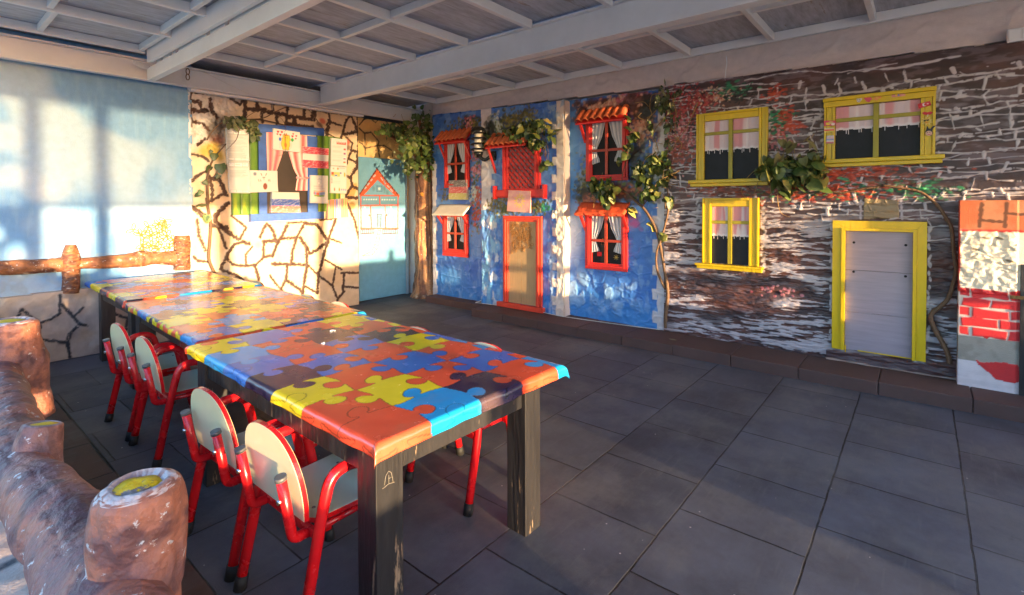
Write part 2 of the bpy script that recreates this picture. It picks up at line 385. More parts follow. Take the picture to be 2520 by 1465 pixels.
    b1 = N.new('ShaderNodeBump'); b1.inputs['Strength'].default_value = .45; b1.inputs['Distance'].default_value = .003; L.new(n3.outputs['Fac'], b1.inputs['Height'])
    b2 = N.new('ShaderNodeBump'); b2.invert = True; b2.inputs['Strength'].default_value = .9; b2.inputs['Distance'].default_value = .006
    L.new(br.outputs['Fac'], b2.inputs['Height']); L.new(b1.outputs[0], b2.inputs['Normal']); L.new(b2.outputs[0], b.inputs['Normal'])
    return m
f = MB(); f.add([(.705, -2.6, 0), (4.6, -2.6, 0), (4.6, 6.4, 0), (.705, 6.4, 0)], [(0, 1, 2, 3)])
f.add([(4.6, 4.2, 0), (5.4, 4.2, 0), (5.4, 6.4, 0), (4.6, 6.4, 0)], [(0, 1, 2, 3)])
tag(obj('floor', f, tile_mat('dark_rubber_tiles', lin(80, 83, 93), lin(60, 62, 71), (-2.487+.25, .159, 0))), kind='structure')
f = MB(); f.add([(-.6, -2.6, .001), (.70, -2.6, .001), (.70, 6.4, .001), (-.6, 6.4, .001)], [(0, 1, 2, 3)])
tag(obj('floor_border', f, tile_mat('brown_rubber_tiles', lin(84, 58, 52), lin(72, 50, 46), (-.2, .3, 0))), kind='structure')

# kerb of brown rubber blocks along the painted houses
k = MB(); y = 4.29
rk = random.Random(3)
while y > -2.3:
    dz = rk.uniform(-.003, .003); dx = rk.uniform(-.004, .004)
    k.box(4.455+dx, 4.96, y-.503, y, -.01, .095+dz, .008); y -= .506
y = 5.42
for i in range(2): k.box(4.70, 4.96, y-.55, y, -.01, .085, .008); y -= .553
tag(obj('kerb', k, M_KERB), kind='structure')

# ------------------------------------------------------------------ canopy roof
roof = thing('canopy_roof', (2, 2, 2.57), 'white steel canopy roof with grey board ceiling over the play yard', 'canopy')
PY = [5.66, 4.95, 4.20, 3.48, 2.76, 2.04, 1.32, .6, -.12, -.84, -1.56]
PY2 = [5.36, 4.64, 3.92, 3.20, 2.48, 1.76, 1.04, .32, -.40, -1.12, -1.84]
ZB = 2.868
for (x0, x1, ys) in ((-.6, 1.61, PY), (1.61, 3.36, PY2), (3.36, 5.02, PY2)):
    yy = [6.24]+[v for v in ys if v < 5.5]+[-2.2]
    for a, b in zip(yy[:-1], yy[1:]):
        m = MB(); m.box(x0+.004, x1-.004, b+.004, a-.004, ZB, ZB+.018); obj('ceiling_board', m, M_BOARD, roof)
for (x0, x1, ys) in ((-.6, 1.50, PY), (1.66, 3.28, PY2), (3.44, 4.84, PY2)):
    for v in ys:
        m = MB(); m.box(x0, x1, v-.02, v+.02, 2.795, ZB-.002, .004); obj('purlin', m, M_STEEL, roof)
for (xs, ys, w) in (((.60, 1.30), PY, .018), ((2.45,), PY2, .02), ((4.08,), PY2, .02)):
    for xx in xs:
        for a, b in zip(ys[:-1], ys[1:]):
            j = random.uniform(-.02, .02)+(0 if w > .019 else (a*.05-.1)); m = MB()
            m.box(xx+j-w, xx+j+w, b+.022, a-.022, 2.81, ZB-.003, .003); obj('batten', m, M_STEEL, roof)
m = MB(); m.box(4.845, 4.885, -2.2, 5.35, 2.79, ZB-.004, .004); obj('wall_purlin', m, M_STEEL, roof)
def ibeam(x, y0, y1, z0, z1, fl, tw):
    m = MB(); m.box(x-fl/2, x+fl/2, y0, y1, z0, z0+.014, .003); m.box(x-tw/2, x+tw/2, y0+.001, y1-.001, z0+.0145, z1-.0145); m.box(x-fl/2, x+fl/2, y0, y1, z1-.014, z1, .003)
    return m
obj('beam', ibeam(3.36, -2.3, 5.79, 2.605, 2.845, .10, .02), M_STEEL, roof)
m = MB(); m.box(1.55, 1.61, -2.3, 5.79, 2.575, 2.690, .004); obj('beam', m, M_STEEL, roof)
m = MB(); yy = -2.3
for y1 in (3.98, 4.33, 5.02, 5.18, 5.42):
    m.box(1.552, 1.572, yy, y1-.07, 2.692, 2.765, .003); yy = y1
m.box(1.552, 1.572, 5.42, 5.50, 2.692, 2.765, .003)
m.box(1.50, 1.53, -2.3, 5.60, 2.70, 2.86, .003)
obj('notched_rail', m, M_STEEL, roof)
m = MB(); m.box(-.6, 5.02, 5.875, 5.89, 2.60, 2.77); m.box(-.6, 5.02, 5.815, 5.89, 2.585, 2.599, .002); m.box(-.6, 5.02, 5.815, 5.89, 2.771, 2.785, .002); obj('end_beam', m, M_STEEL, roof)
m = MB(); m.box(-1.6, 5.02, -2.32, -2.24, 2.585, 2.90, .004); obj('end_beam', m, M_STEEL, roof)  # unseen front beam, left end lengthened to keep sun off the blue wall
m = MB(); m.box(1.957, 2.22, 5.90, 5.99, 2.582, 2.64); obj('bracket', m, M_STEEL, roof)
m = MB(); m.box(1.95, 4.02, 5.86, 5.93, 2.555, 2.581, .002); obj('trim_strip', m, M_STEEL, roof)
# rusty chain link and bundled cable at the beam joint
c = R4; m = MB()
for k_ in range(2):
    p = on_y(462, 176+k_*14, 5.80); m.tube([p+Vector((.016*math.cos(a), 0, .03*math.sin(a))) for a in np.linspace(0, 2*PI, 13)], .0045, 6, False)
obj('chain_link', m, M_IRON, roof)
m = MB()
for k_ in range(4): m.tube(smooth_path([(1.42, 5.70, 2.70+k_*.008), (1.50, 5.72, 2.675+k_*.012), (1.56, 5.74, 2.69+k_*.005)], 4), .006, 6)
obj('cable_bundle', m, M_STEEL, roof)

# ------------------------------------------------------------------ open front behind the photographer: posts, added blind and screens that shape the sun, low wall with log rail
YF = -2.0
fp = 0
for px_, zz, lab in ((-.575, 2.6, 'square steel canopy post at the shrub end of the open front'), (-.10, 2.6, 'square steel canopy post beside the yard entrance near the log fence'), (.97, 2.6, 'square steel canopy post on the entrance side of the low front wall'), (2.12, 2.6, 'square steel canopy post in the middle of the open front')):
    m = MB(); w = .055 if px_ != .97 else .075; m.box(px_-w, px_+w, YF-.06, YF+.06, 0, zz, .004); m.box(px_-.1, px_+.1, YF-.1, YF+.1, 0, .012, .002)
    tag(obj('canopy_post', m, M_STEEL, loc=(px_, YF, 0)), lab, 'post', 'posts along the open front')
nm = bpy.data.materials.new('sun_dimming_sheet'); nm.use_nodes = True; nt = nm.node_tree; nt.nodes.clear()
o_ = nt.nodes.new('ShaderNodeOutputMaterial'); mxs = nt.nodes.new('ShaderNodeMixShader'); t_ = nt.nodes.new('ShaderNodeBsdfTransparent'); d_ = nt.nodes.new('ShaderNodeBsdfTranslucent')
t_.inputs[0].default_value = (1, .98, .95, 1); d_.inputs[0].default_value = (.55, .60, .68, 1); mxs.inputs[0].default_value = .74
nt.links.new(t_.outputs[0], mxs.inputs[1]); nt.links.new(d_.outputs[0], mxs.inputs[2]); nt.links.new(mxs.outputs[0], o_.inputs[0])
m = MB(); m.grid(90, 3, lambda a, b: (-1.5+a*5.55, YF-.09+.012*math.sin(a*60)*(1-b), 1.66+b*.93))  # unseen sheet added to weaken the sun on the upper walls
bl = obj('added_blind', m, nm, loc=(2, YF-.09, 1.66)); tag(bl, 'unseen translucent blind added across the open front to dim the sun', 'blind')
m = MB(); m.tube([(-1.5, YF-.09, 1.65), (4.05, YF-.09, 1.65)], .02, 8); obj('added_blind_rod', m, M_STEEL, bl)
m = MB(); m.box(4.10, 4.86, YF-.1, YF-.06, 1.60, 2.6, .004); tag(obj('added_sun_board', m, M_PLY, loc=(4.6, YF-.08, 1.6)), 'unseen board added at the open front to shade the upper stone house', 'panel')  # unseen board added to keep sun off the upper stone house
M_STONEW = mat('front_wall_plaster', lin(196, 180, 160), .8, .15, 6, .4, 40)
for a, b, zt, lab in ((-.25, 1.02, .56, 'low plastered front wall on the shrub side of the entrance'), (2.06, 3.62, .76, 'low plastered front wall, the tall stretch beside the entrance'), (3.62, 4.9, .52, 'low plastered front wall, the short stretch by the painted houses')):
    m = MB(); m.box(a, b-.002, YF-.13, YF+.03, -.05, zt, .02); tag(obj('front_wall', m, M_STONEW, loc=((a+b)/2, YF, 0)), lab, 'low wall')
cvh = Canvas(Fr((0, YF, 0), (1, 0, 0), (0, 0, 1), (0, -1, 0)), -1.5, -.165, -.05, 1.64, .02, lin(196, 180, 160)); cvh.keep = (cvh.U < -.58) | (cvh.V < 1.06)  # unseen screen added to keep sun off the log posts and blue wall
for hx, hz, ha, hb in ((-.10, .75, .045, .09), (-.39, .98, .05, .06), (-.36, 1.25, .05, .09), (-.47, 1.42, .04, .05), (-.58, 1.10, .05, .07), (-.52, .70, .04, .08), (.02, .66, .03, .05)): cvh.keep &= np.hypot((cvh.U+.34-hx)/ha, (cvh.V-hz)/hb) > 1  # holes placed to throw small sun patches onto the end wall
hw_ = cvh.build('front_wall', M_PAINT, None, .08); tag(hw_, 'unseen pierced screen added at the shrub end to block and pattern the sun', 'screen wall')
m = MB(); m.tube([(2.06, YF-.05, .80), (2.7, YF-.05, .805), (3.28, YF-.05, .795), (4.0, YF-.05, .80), (4.9, YF-.05, .79)], .05, 10)
fl_ = obj('front_log_rail', m, mat('log_brown', lin(120, 82, 70), .6, .25, 14, .5, 50), loc=(3.6, YF, .76)); tag(fl_, 'round brown log rail over the low front wall', 'log rail')
m = MB(); m.tube([(3.29, YF-.05, .70), (3.29, YF-.05, .985)], [.06, .05], 10); obj('post', m, MATS['log_brown'], fl_)
# shrub outside the open front
def leaf_at(mb, p, nrm, up, L_, W_, col, kind='oval'):
    n = Vector(nrm).normalized(); u = Vector(up); u = (u-n*u.dot(n))
    if u.length < 1e-4: u = n.orthogonal()
    u.normalize(); s = n.cross(u); p = Vector(p)
    if kind == 'ivy': sh = [(0, 0), (.42, -.12), (.52, .28), (.30, .72), (0, 1.0), (-.30, .72), (-.52, .28), (-.42, -.12)]
    else: sh = [(0, 0), (.30, .18), (.40, .45), (.26, .78), (0, 1.05), (-.26, .78), (-.40, .45), (-.30, .18)]
    mb.col = tuple(col); pts = [tuple(p+u*(b*L_)+s*(a*W_)+n*(-abs(a)*W_*.35+(-.22*b*b)*L_)) for a, b in sh]
    mid = tuple(p+u*(.5*L_)+n*(-.03*L_))
    k0 = [0, 1, 2, 3, 4]; mb.add(pts+[mid], [(0, 1, 2, 8), (8, 2, 3, 4), (0, 8, 6, 7), (8, 4, 5, 6)], True)
GREENS = [(.045, .075, .018), (.06, .10, .022), (.085, .13, .03), (.035, .06, .02), (.11, .15, .04)]
sh = thing('shrub', (-1.6, -2.6, -.05), 'leafy green shrub outside the open front by the low wall', 'shrub')
m = MB(); rs = random.Random(5)
for i in range(900):
    p = Vector((rs.gauss(-1.6, .40), rs.gauss(-2.6, .3), rs.uniform(.1, 1.55)))
    if p.x > -.80 and not .3 < p.z < .5: continue
    leaf_at(m, p, (rs.gauss(0, 1), rs.gauss(0, 1)-.3, rs.gauss(.4, .6)), (rs.gauss(0, 1), rs.gauss(0, 1), rs.gauss(0, 1)), .13, .12, rs.choice(GREENS))
obj('foliage', m, M_LEAF, sh)
m = MB()
for i in range(9): m.tube(smooth_path([(-1.6, -2.6, -.05), (-1.6+rs.gauss(0, .15), -2.6+rs.gauss(0, .1), .6), (-1.6+rs.gauss(0, .35), -2.6+rs.gauss(0, .2), 1.3)], 4), .012, 6)
obj('stem', m, M_STEM, sh)

# ------------------------------------------------------------------ light, sky, camera
SUN_EL, SUN_AZ = rad(2.0), rad(9.5)
sd = Vector((math.sin(SUN_AZ)*math.cos(SUN_EL), math.cos(SUN_AZ)*math.cos(SUN_EL), -math.sin(SUN_EL)))
sl = bpy.data.lights.new('sun', 'SUN'); sl.energy = .72; sl.angle = rad(.75); sl.color = (1, .69, .36)
so = bpy.data.objects.new('sun', sl); COL.objects.link(so); so.rotation_euler = sd.to_track_quat('-Z', 'Y').to_euler(); so.location = (-1, -9, 3)
w = bpy.data.worlds.new('World'); S.world = w; w.use_nodes = True; nt = w.node_tree
sk = nt.nodes.new('ShaderNodeTexSky'); sk.sky_type = 'NISHITA'; sk.sun_disc = False; sk.sun_elevation = SUN_EL; sk.sun_rotation = PI+SUN_AZ
sk.air_density = 1.0; sk.dust_density = .6; sk.ozone_density = 3.0
nt.links.new(sk.outputs[0], nt.nodes['Background'].inputs[0]); nt.nodes['Background'].inputs[1].default_value = .15
cd = bpy.data.cameras.new('camera'); co = bpy.data.objects.new('camera', cd); COL.objects.link(co); S.camera = co
cd.sensor_width = 36; cd.lens = FPX/2520*36; cd.shift_y = -(732.5-CY)/2520; cd.clip_start = .03; cd.clip_end = 300
bk = -_fw; co.matrix_world = Matrix(((_r.x, _u.x, bk.x, 0), (_r.y, _u.y, bk.y, 0), (_r.z, _u.z, bk.z, CH), (0, 0, 0, 1)))
S.view_settings.view_transform = 'Standard'; S.view_settings.look = 'None'; S.view_settings.exposure = 4.75; S.view_settings.gamma = 1
S.cycles.max_bounces = 10; S.cycles.diffuse_bounces = 5; S.cycles.sample_clamp_indirect = 6
# ================================================================== WALL A (facing the low sun)
A6 = lambda q, Y=6.0: (on_y(q[0], q[1], Y).x, on_y(q[0], q[1], Y).z)
def trace(cv, segs, fn, Y, w, col, **k):
    for i, sgm in enumerate(segs):
        cv.stroke([A6(fn(*p), Y) for p in sgm], w*random.uniform(.75, 1.3), col, seed=5+i % 7, **k)
# --- blue wall with painted clouds, log rail relief and stone plinth
bw = thing('painted_blue_wall', (.7, 6.0, 0), 'sky blue painted end wall with a plaster log rail across it', 'wall')
cv = Canvas(FA(6.0), -.9, 2.0, 0, 2.86, .009, lin(112, 158, 200))
U, V = cv.U, cv.V
n = fbm(U*1.1, V*1.1, 31, 4); cv.lay(sst(.45, .75, n)*.75, lin(80, 138, 192))
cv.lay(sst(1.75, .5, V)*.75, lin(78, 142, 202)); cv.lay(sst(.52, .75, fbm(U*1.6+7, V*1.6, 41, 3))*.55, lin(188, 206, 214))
for x, y, s_ in ((110, 1300, .09), (20, 1010, .10), (350, 1400, .10), (560, 60, .12)):
    u, v = A6((x/3, y/3)); cv.ell(u, v, s_*1.3, s_, lin(196, 208, 214), .2, soft=s_*.9, al=.6)
cv.H += (fbm(U*20, V*20, 51, 3)-.5)*.004
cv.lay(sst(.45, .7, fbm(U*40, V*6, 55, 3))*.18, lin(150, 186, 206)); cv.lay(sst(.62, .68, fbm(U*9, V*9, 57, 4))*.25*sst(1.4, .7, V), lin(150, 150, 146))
cv.lay(sst(.5, .515, fbm(U*9, V*60, 61, 3))*.0, (1, 1, 1))
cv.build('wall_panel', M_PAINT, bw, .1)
m = MB(); m.box(-.9, 5.3, 6.2, 6.26, -.05, 2.9); obj('backing_wall', m, mat('slate_siding', lin(76, 82, 96), .7, .2, 4, .2, 30), bw)
# plinth
cv = Canvas(FA(5.93), -.9, 1.965, 0, .72, .008, lin(196, 176, 160)); U, V = cv.U, cv.V
top = .605+.03*np.interp(U, [-.9, .3, .9, 1.9], [0, 0, .6, .7])+.012*(vn(U*9, V*0, 3)-.5)
cv.keep = V < top
cv.lay(sst(.42, .7, fbm(U*3, V*3, 71, 4))*.6, lin(150, 132, 128)); cv.lay(sst(.5, .75, fbm(U*5, V*5, 75, 4))*.5, lin(190, 150, 110))
cv.H += (fbm(U*12, V*12, 77, 4)-.5)*.02
trace(cv, [[(445, 715), (440, 850), (380, 890), (290, 920), (220, 870), (160, 815), (145, 850), (95, 910)], [(290, 920), (297, 960), (270, 1020), (240, 1062)], [(255, 1035), (330, 1045), (500, 1065), (512, 1000), (590, 930), (520, 850), (455, 785)], [(500, 1065), (505, 1120), (525, 1195)], [(545, 870), (580, 840), (612, 808)], [(590, 930), (640, 940)], [(840, 820), (835, 870), (800, 900), (750, 920)], [(840, 850), (900, 875), (945, 882)], [(850, 970), (890, 972), (930, 965), (942, 890)], [(930, 965), (925, 1010), (940, 1060)], [(0, 930), (60, 960), (95, 910)], [(60, 960), (80, 1100), (60, 1180)]], R4, 5.93, .022, lin(46, 46, 54), h=.004, dry=.32)
cv.build('stone_plinth', M_PAINT, bw, .08)
# plaster log rail relief
def log_relief(name, cl, par, Y, depth, seed):
    """flattened lumpy log along a centre line of (x, z, half height)"""
    n, k = 90, 13; mb = MB(); P = smooth_path([(a, b, c) for a, b, c in cl], 8); N_ = len(P)
    sd_ = [np.array([p.x for p in P]), np.array([p.y for p in P]), np.array([p.z for p in P])]
    tt = np.linspace(0, N_-1, n); X = np.interp(tt, range(N_), sd_[0]); Z = np.interp(tt, range(N_), sd_[1]); R = np.interp(tt, range(N_), sd_[2])
    dx = np.gradient(X); dz = np.gradient(Z); L = np.hypot(dx, dz); nx, nz = -dz/L, dx/L
    nb = lambda i, j: float(fbm(np.array(tt[i]*.6), np.array(j*.9), seed, 3))
    cols = [lin(130, 84, 56), lin(92, 54, 42), lin(150, 98, 62)]
    def fn(a, b):
        i = min(n-1, int(round(a*(n-1)))); j = b*(k-1); an = PI*b; q = nb(i, j)
        return (X[i]+nx[i]*R[i]*math.cos(an), Y-depth*math.sin(an)**.7*(.75+.5*q), Z[i]+nz[i]*R[i]*math.cos(an)*(1+.1*(q-.5)))
    def cf(a, b):
        q = float(fbm(np.array(a*n*.35), np.array(b*9), seed+3, 4)); t = max(0, min(1, (q-.3)/.4)); c = Vector(cols[1]).lerp(Vector(cols[2]), t)
        if float(vn(np.array(a*n*1.7), np.array(b*13.), seed+9)) > .88: c = Vector(lin(196, 178, 160))
        return tuple(c)
    mb.grid(n, k, fn, cf); return obj(name, mb, M_BARK, par)
q = lambda x, y: A6(R4(x, y), 5.95)
cl = []
for x, yt, yb in ((-420, 470, 560), (0, 465, 570), (120, 455, 568), (300, 452, 555), (450, 438, 545), (620, 440, 522), (800, 425, 520), (980, 405, 512), (1060, 388, 508), (1150, 398, 490), (1300, 385, 500)):
    a, b = q(x, yt), q(x, yb); cl.append((a[0], (a[1]+b[1])/2, (a[1]-b[1])/2))
log_relief('log_rail', cl, bw, 5.985, .06, 81)
for (pts, nm_) in (([(525, 343, 38), (525, 400, 62), (528, 470, 78), (528, 540, 70), (528, 620, 66), (522, 700, 70)], 'post'), ([(1350, 275, 50), (1350, 330, 60), (1350, 420, 58), (1348, 530, 62)], 'post'), ([(-330, 330, 50), (-330, 450, 60), (-330, 700, 60)], 'post')):
    cl = []
    for x, y, hw in pts:
        a, b, c_ = q(x, y), q(x-hw, y), q(x+hw, y); cl.append((a[0], a[1], (c_[0]-b[0])/2))
    log_relief(nm_, cl, bw, 5.975, .08, 83)
# gold lace doily glued above the rail
def lace(par, fr, poly, n, r0, tr, m, w, seed, name):
    """open lace of petal loops kept inside a polygon given in u,v"""
    R = random.Random(seed); mb = MB(fr); us = [p[0] for p in poly]; vs = [p[1] for p in poly]
    def ins(u, v):
        c = False
        for i in range(len(poly)):
            (x1, y1), (x2, y2) = poly[i-1], poly[i]
            if (y1 > v) != (y2 > v) and u < (x2-x1)*(v-y1)/(y2-y1)+x1: c = not c
        return c
    cs = []; t = 0
    while len(cs) < n and t < 4000:
        t += 1; u, v = R.uniform(min(us), max(us)), R.uniform(min(vs), max(vs))
        if ins(u, v) and all(math.hypot(u-a, v-b) > r0*1.35 for a, b in cs): cs.append((u, v))
    for u, v in cs:
        a0 = R.uniform(0, 2); k = R.choice((5, 6, 6, 7)); rr = r0*R.uniform(.85, 1.15)
        for i in range(k):
            a = a0+2*PI*i/k; d = Vector((math.cos(a), math.sin(a))); e = Vector((-d.y, d.x)); pts = []
            for s_ in np.linspace(0, 2*PI, 11):
                q_ = d*(rr*.58*(1-math.cos(s_)))+e*(rr*.26*math.sin(s_)); x, y = u+q_.x, v+q_.y
                pts.append((x, y, w+.001*math.sin(i)))
            if ins(*pts[5][:2]) or i % 2: mb.tube(pts, tr, 4, False)
    return obj(name, mb, m, par)
pl = [A6(R4(*p), 5.99) for p in ((960, 240), (1090, 195), (1180, 160), (1235, 165), (1255, 250), (1285, 290), (1280, 385), (1130, 395), (1020, 400), (1000, 300))]
lc = lace(None, FA(5.995), pl, 34, .05, .0042, M_LACE, .006, 3, 'lace_decoration')
tag(lc, 'ragged gold lace flower decoration stuck on blue wall above the plaster log rail', 'decoration')

# --- cream board painted as broken stone, with the painted shutter window
sp = thing('painted_stone_board', (3.0, 6.0, 0), 'tall cream plaster board painted with brown crazy paving joints', 'wall')
cv = Canvas(FA(6.0), 1.965, 4.015, 0, 2.58, .0075, lin(214, 192, 162)); U, V = cv.U, cv.V
cv.lay(sst(.45, .7, fbm(U*2.2, V*2.2, 91, 4))*.45, lin(208, 176, 136)); cv.lay(sst(.55, .75, fbm(U*4, V*4, 95, 3))*.3, lin(238, 222, 200))
cv.H += (fbm(U*7, V*7, 97, 3)-.5)*.012
# rough white plaster in the upper left corner, dark, brown and yellow blots below it
mk = sst(2.62, 2.40, U+.10*fbm(U*9, V*9, 99))*sst(1.98, 2.10, V+.1*fbm(U*9, V*9, 98)); cv.lay(mk, lin(206, 196, 190)); cv.H += mk*(fbm(U*22, V*22, 101, 4)-.45)*.05
for a, b, r_, c_ in (((300, 520), .09, .13, (52, 44, 44)), ((345, 430), .07, .09, (44, 40, 44)), ((330, 600), .08, .06, (120, 72, 58)), ((250, 690), .11, .08, (196, 164, 40)), ((340, 740), .05, .07, (196, 164, 40))):
    u, v = A6(C1(*a)); cv.ell(u, v, b, r_, lin(*c_), .3, soft=.05, al=.85, h=.004)
for a, b, r_, c_ in (((1360, 405), .045, .035, (190, 62, 44)), ((1330, 440), .05, .03, (90, 50, 42)), ((1605, 610), .035, .05, (176, 56, 46)), ((1610, 665), .03, .04, (84, 54, 50)), ((1650, 1100), .05, .14, (196, 150, 70)), ((1650, 1230), .05, .05, (150, 120, 40)), ((330, 1000), .02, .03, (200, 170, 120))):
    u, v = A6(C1(*a)); cv.ell(u, v, b, r_, lin(*c_), -.5, soft=.02, al=.8)
BR = lin(66, 42, 34)
trace(cv, [[(80, 210), (150, 215), (160, 260)], [(75, 295), (130, 310), (220, 300)], [(85, 410), (190, 430), (240, 500)], [(250, 190), (265, 290), (320, 370)], [(440, 165), (540, 245), (595, 190)], [(80, 112), (300, 125), (600, 180)], [(610, 285), (700, 292), (800, 290)], [(710, 195), (715, 275)], [(865, 200), (865, 295)], [(760, 300), (765, 410)], [(790, 310), (980, 340)], [(905, 340), (912, 430)], [(603, 180), (590, 360)], [(1020, 240), (1005, 350), (1000, 430)], [(1000, 360), (1130, 370), (1250, 385), (1282, 290)], [(1080, 370), (1080, 430)], [(1180, 280), (1175, 370)], [(1020, 243), (1130, 250), (1270, 285)], [(1280, 285), (1420, 320), (1430, 410), (1540, 450)], [(1000, 430), (1130, 450), (1260, 460)], [(1290, 290), (1275, 390)], [(1420, 410), (1400, 540)], [(1430, 310), (1630, 330), (1712, 345)], [(1630, 350), (1590, 400), (1560, 500), (1540, 570)], [(1640, 350), (1700, 510)], [(1560, 535), (1700, 510)], [(1590, 560), (1650, 620), (1640, 700), (1590, 830)], [(1640, 690), (1712, 710)], [(1630, 780), (1712, 825)], [(80, 730), (190, 755), (240, 800)], [(75, 990), (160, 920), (235, 890)], [(250, 960), (340, 970), (370, 1030), (410, 1130)], [(250, 960), (280, 1080), (270, 1190)], [(260, 1190), (400, 1110)], [(80, 1250), (180, 1345)], [(420, 1220), (320, 1320), (300, 1380), (350, 1430)], [(130, 640), (200, 580)], [(1580, 940), (1630, 960), (1650, 1030), (1590, 1130)], [(1590, 1150), (1700, 1160)], [(1710, 720), (1690, 860), (1630, 960)], [(1640, 1040), (1710, 1070)], [(1710, 350), (1712, 700)], [(370, 880), (420, 850)], [(280, 1430), (420, 1450)]], C1, 6.0, .040, BR, rough=.55, h=.004, dry=.18)
trace(cv, [[(1420, 60), (1510, 120)], [(1680, 40), (1580, 130), (1590, 170), (1630, 205)], [(1560, 200), (1640, 215), (1750, 300)], [(1610, 220), (1640, 290), (1670, 370)], [(1710, 130), (1815, 215), (1770, 300)], [(1455, 160), (1465, 270), (1515, 385)], [(1420, 425), (1460, 460), (1530, 470)], [(1790, 320), (1730, 340), (1680, 410), (1660, 460), (1625, 520)], [(1790, 320), (1840, 338)], [(1680, 450), (1720, 490), (1820, 500), (1890, 490), (1940, 440)], [(1815, 490), (1812, 420), (1860, 360)], [(1945, 320), (1945, 430), (2010, 425)], [(1970, 190), (1945, 220), (1920, 290)], [(1985, 200), (2020, 250), (2040, 315)], [(1945, 318), (2040, 312)], [(2120, 200), (2080, 280), (2040, 350), (2010, 425)], [(2065, 300), (2190, 290)], [(2240, 200), (2190, 290), (2160, 380), (2150, 485)], [(2010, 485), (2150, 487), (2260, 495)], [(2120, 182), (2260, 175)], [(2215, 290), (2260, 360), (2290, 410), (2350, 370), (2420, 325)], [(2260, 370), (2265, 500), (2230, 720)], [(2250, 185), (2340, 195), (2420, 315)], [(2475, 160), (2420, 315), (2350, 560), (2340, 700)], [(2120, 505), (2110, 600), (2060, 690)], [(1875, 500), (1900, 560), (1910, 600)], [(1990, 570), (2060, 660), (2100, 700)], [(2110, 600), (2230, 690)], [(2275, 495), (2350, 570), (2460, 650)], [(2400, 455), (2520, 525)], [(2475, 510), (2455, 650), (2490, 740), (2540, 690)], [(2250, 650), (2340, 700)], [(1640, 530), (1750, 570), (1800, 610)], [(2440, 300), (2520, 330)], [(2360, 160), (2480, 150)], [(1900, 640), (2000, 680), (2080, 760)], [(2230, 720), (2330, 800), (2480, 770)], [(2490, 740), (2480, 790), (2420, 860)], [(1760, 640), (1800, 760)], [(2080, 760), (2230, 800)], [(2560, 30), (2620, 170), (2660, 340)], [(2520, 550), (2650, 550)], [(2530, 650), (2650, 660)], [(2540, 560), (2530, 690)]], R4, 6.0, .036, BR, rough=.5, h=.004, dry=.18)
u, v = A6(R4(1905, 345)); cv.ell(u, v, .035, .035, lin(216, 190, 120), .5, soft=.03, al=.7)
cv.rect(1.965, 1.985, 0, 2.58, lin(196, 200, 210)); cv.rect(1.985, 2.0, 2.2, 2.58, BR, wob=.008)
cv.build('board', M_PAINT, sp, .05)
# window on the board
W0 = 6.0
def part_window_A():
    fr = FA(W0-.012)
    m = MB(fr)
    m.prism([(2.62, 2.31), (3.492, 2.352), (3.492, 2.256), (2.66, 2.222)], 0, .03)          # lintel
    m.box(2.672, 2.762, 1.27, 2.223, 0, .024, .003); m.box(3.272, 3.40, 1.275, 2.235, 0, .024, .003); m.box(3.262, 3.290, 1.272, 2.235, .0245, .03)
    m.prism([(2.56, 1.178), (3.465, 1.196), (3.465, 1.284), (2.56, 1.268)], 0, .06)
    wn = obj('window', m, M_BLUEW, sp)
    m = MB(fr); m.box(2.763, 3.271, 1.272, 2.235, 0, .006); obj('pane', m, mat('brown_black_board', lin(56, 46, 42), .5, .2, 8), wn)
    for side in (0, 1):
        mb = MB(fr)
        def fn(a, b, s=side):
            z = 1.55+.68*b if s else 1.62+.61*b
            if s == 0: u = 2.765+a*np.interp(z, [1.60, 1.75, 1.98, 2.235], [.04, .11, .19, .25])
            else:
                inn = np.interp(z, [1.50, 1.66, 1.72, 1.80, 2.0, 2.235], [.17, .15, .13, .18, .24, .25]); u = 3.27-a*inn
            return (u, z, .010+.010*(1+math.sin(a*15+(0 if s else 2)+b*2)))
        def cf(a, b): t = .5+.5*math.sin(a*15+b*2); return tuple(Vector(lin(206, 88, 96)).lerp(Vector(lin(240, 196, 190)), t))
        mb.grid(40, 16, fn, cf); obj('curtain', mb, M_PAINT, wn)
    m = MB(fr); m.tube([(3.12, 1.71, .02), (3.20, 1.70, .04), (3.275, 1.71, .02)], .014, 8); obj('tieback', m, mat('pink_band', lin(226, 160, 160), .7), wn)
    for u0, u1, v0, v1 in ((2.375, 2.668, 1.262, 2.222), (3.40, 3.728, 1.285, 2.256)):
        c2 = Canvas(fr, u0, u1, v0, v1, .008, lin(88, 128, 30)); n_ = int(round((u1-u0)/.085))
        ph = (c2.U-u0)/(u1-u0)*n_; t = np.abs(ph-np.floor(ph)-.5)*2; c2.lay(sst(.2, 1, t)*.8, lin(40, 78, 24)); c2.lay(sst(.6, .1, np.abs(ph-np.floor(ph)-.35)*2)*sst(.4, .7, fbm(c2.U*4, c2.V*3, 7))*.7, lin(160, 172, 40))
        c2.H = .02-.006*sst(.85, 1, t); c2.build('shutter', M_GREENW, wn, .001)
part_window_A()

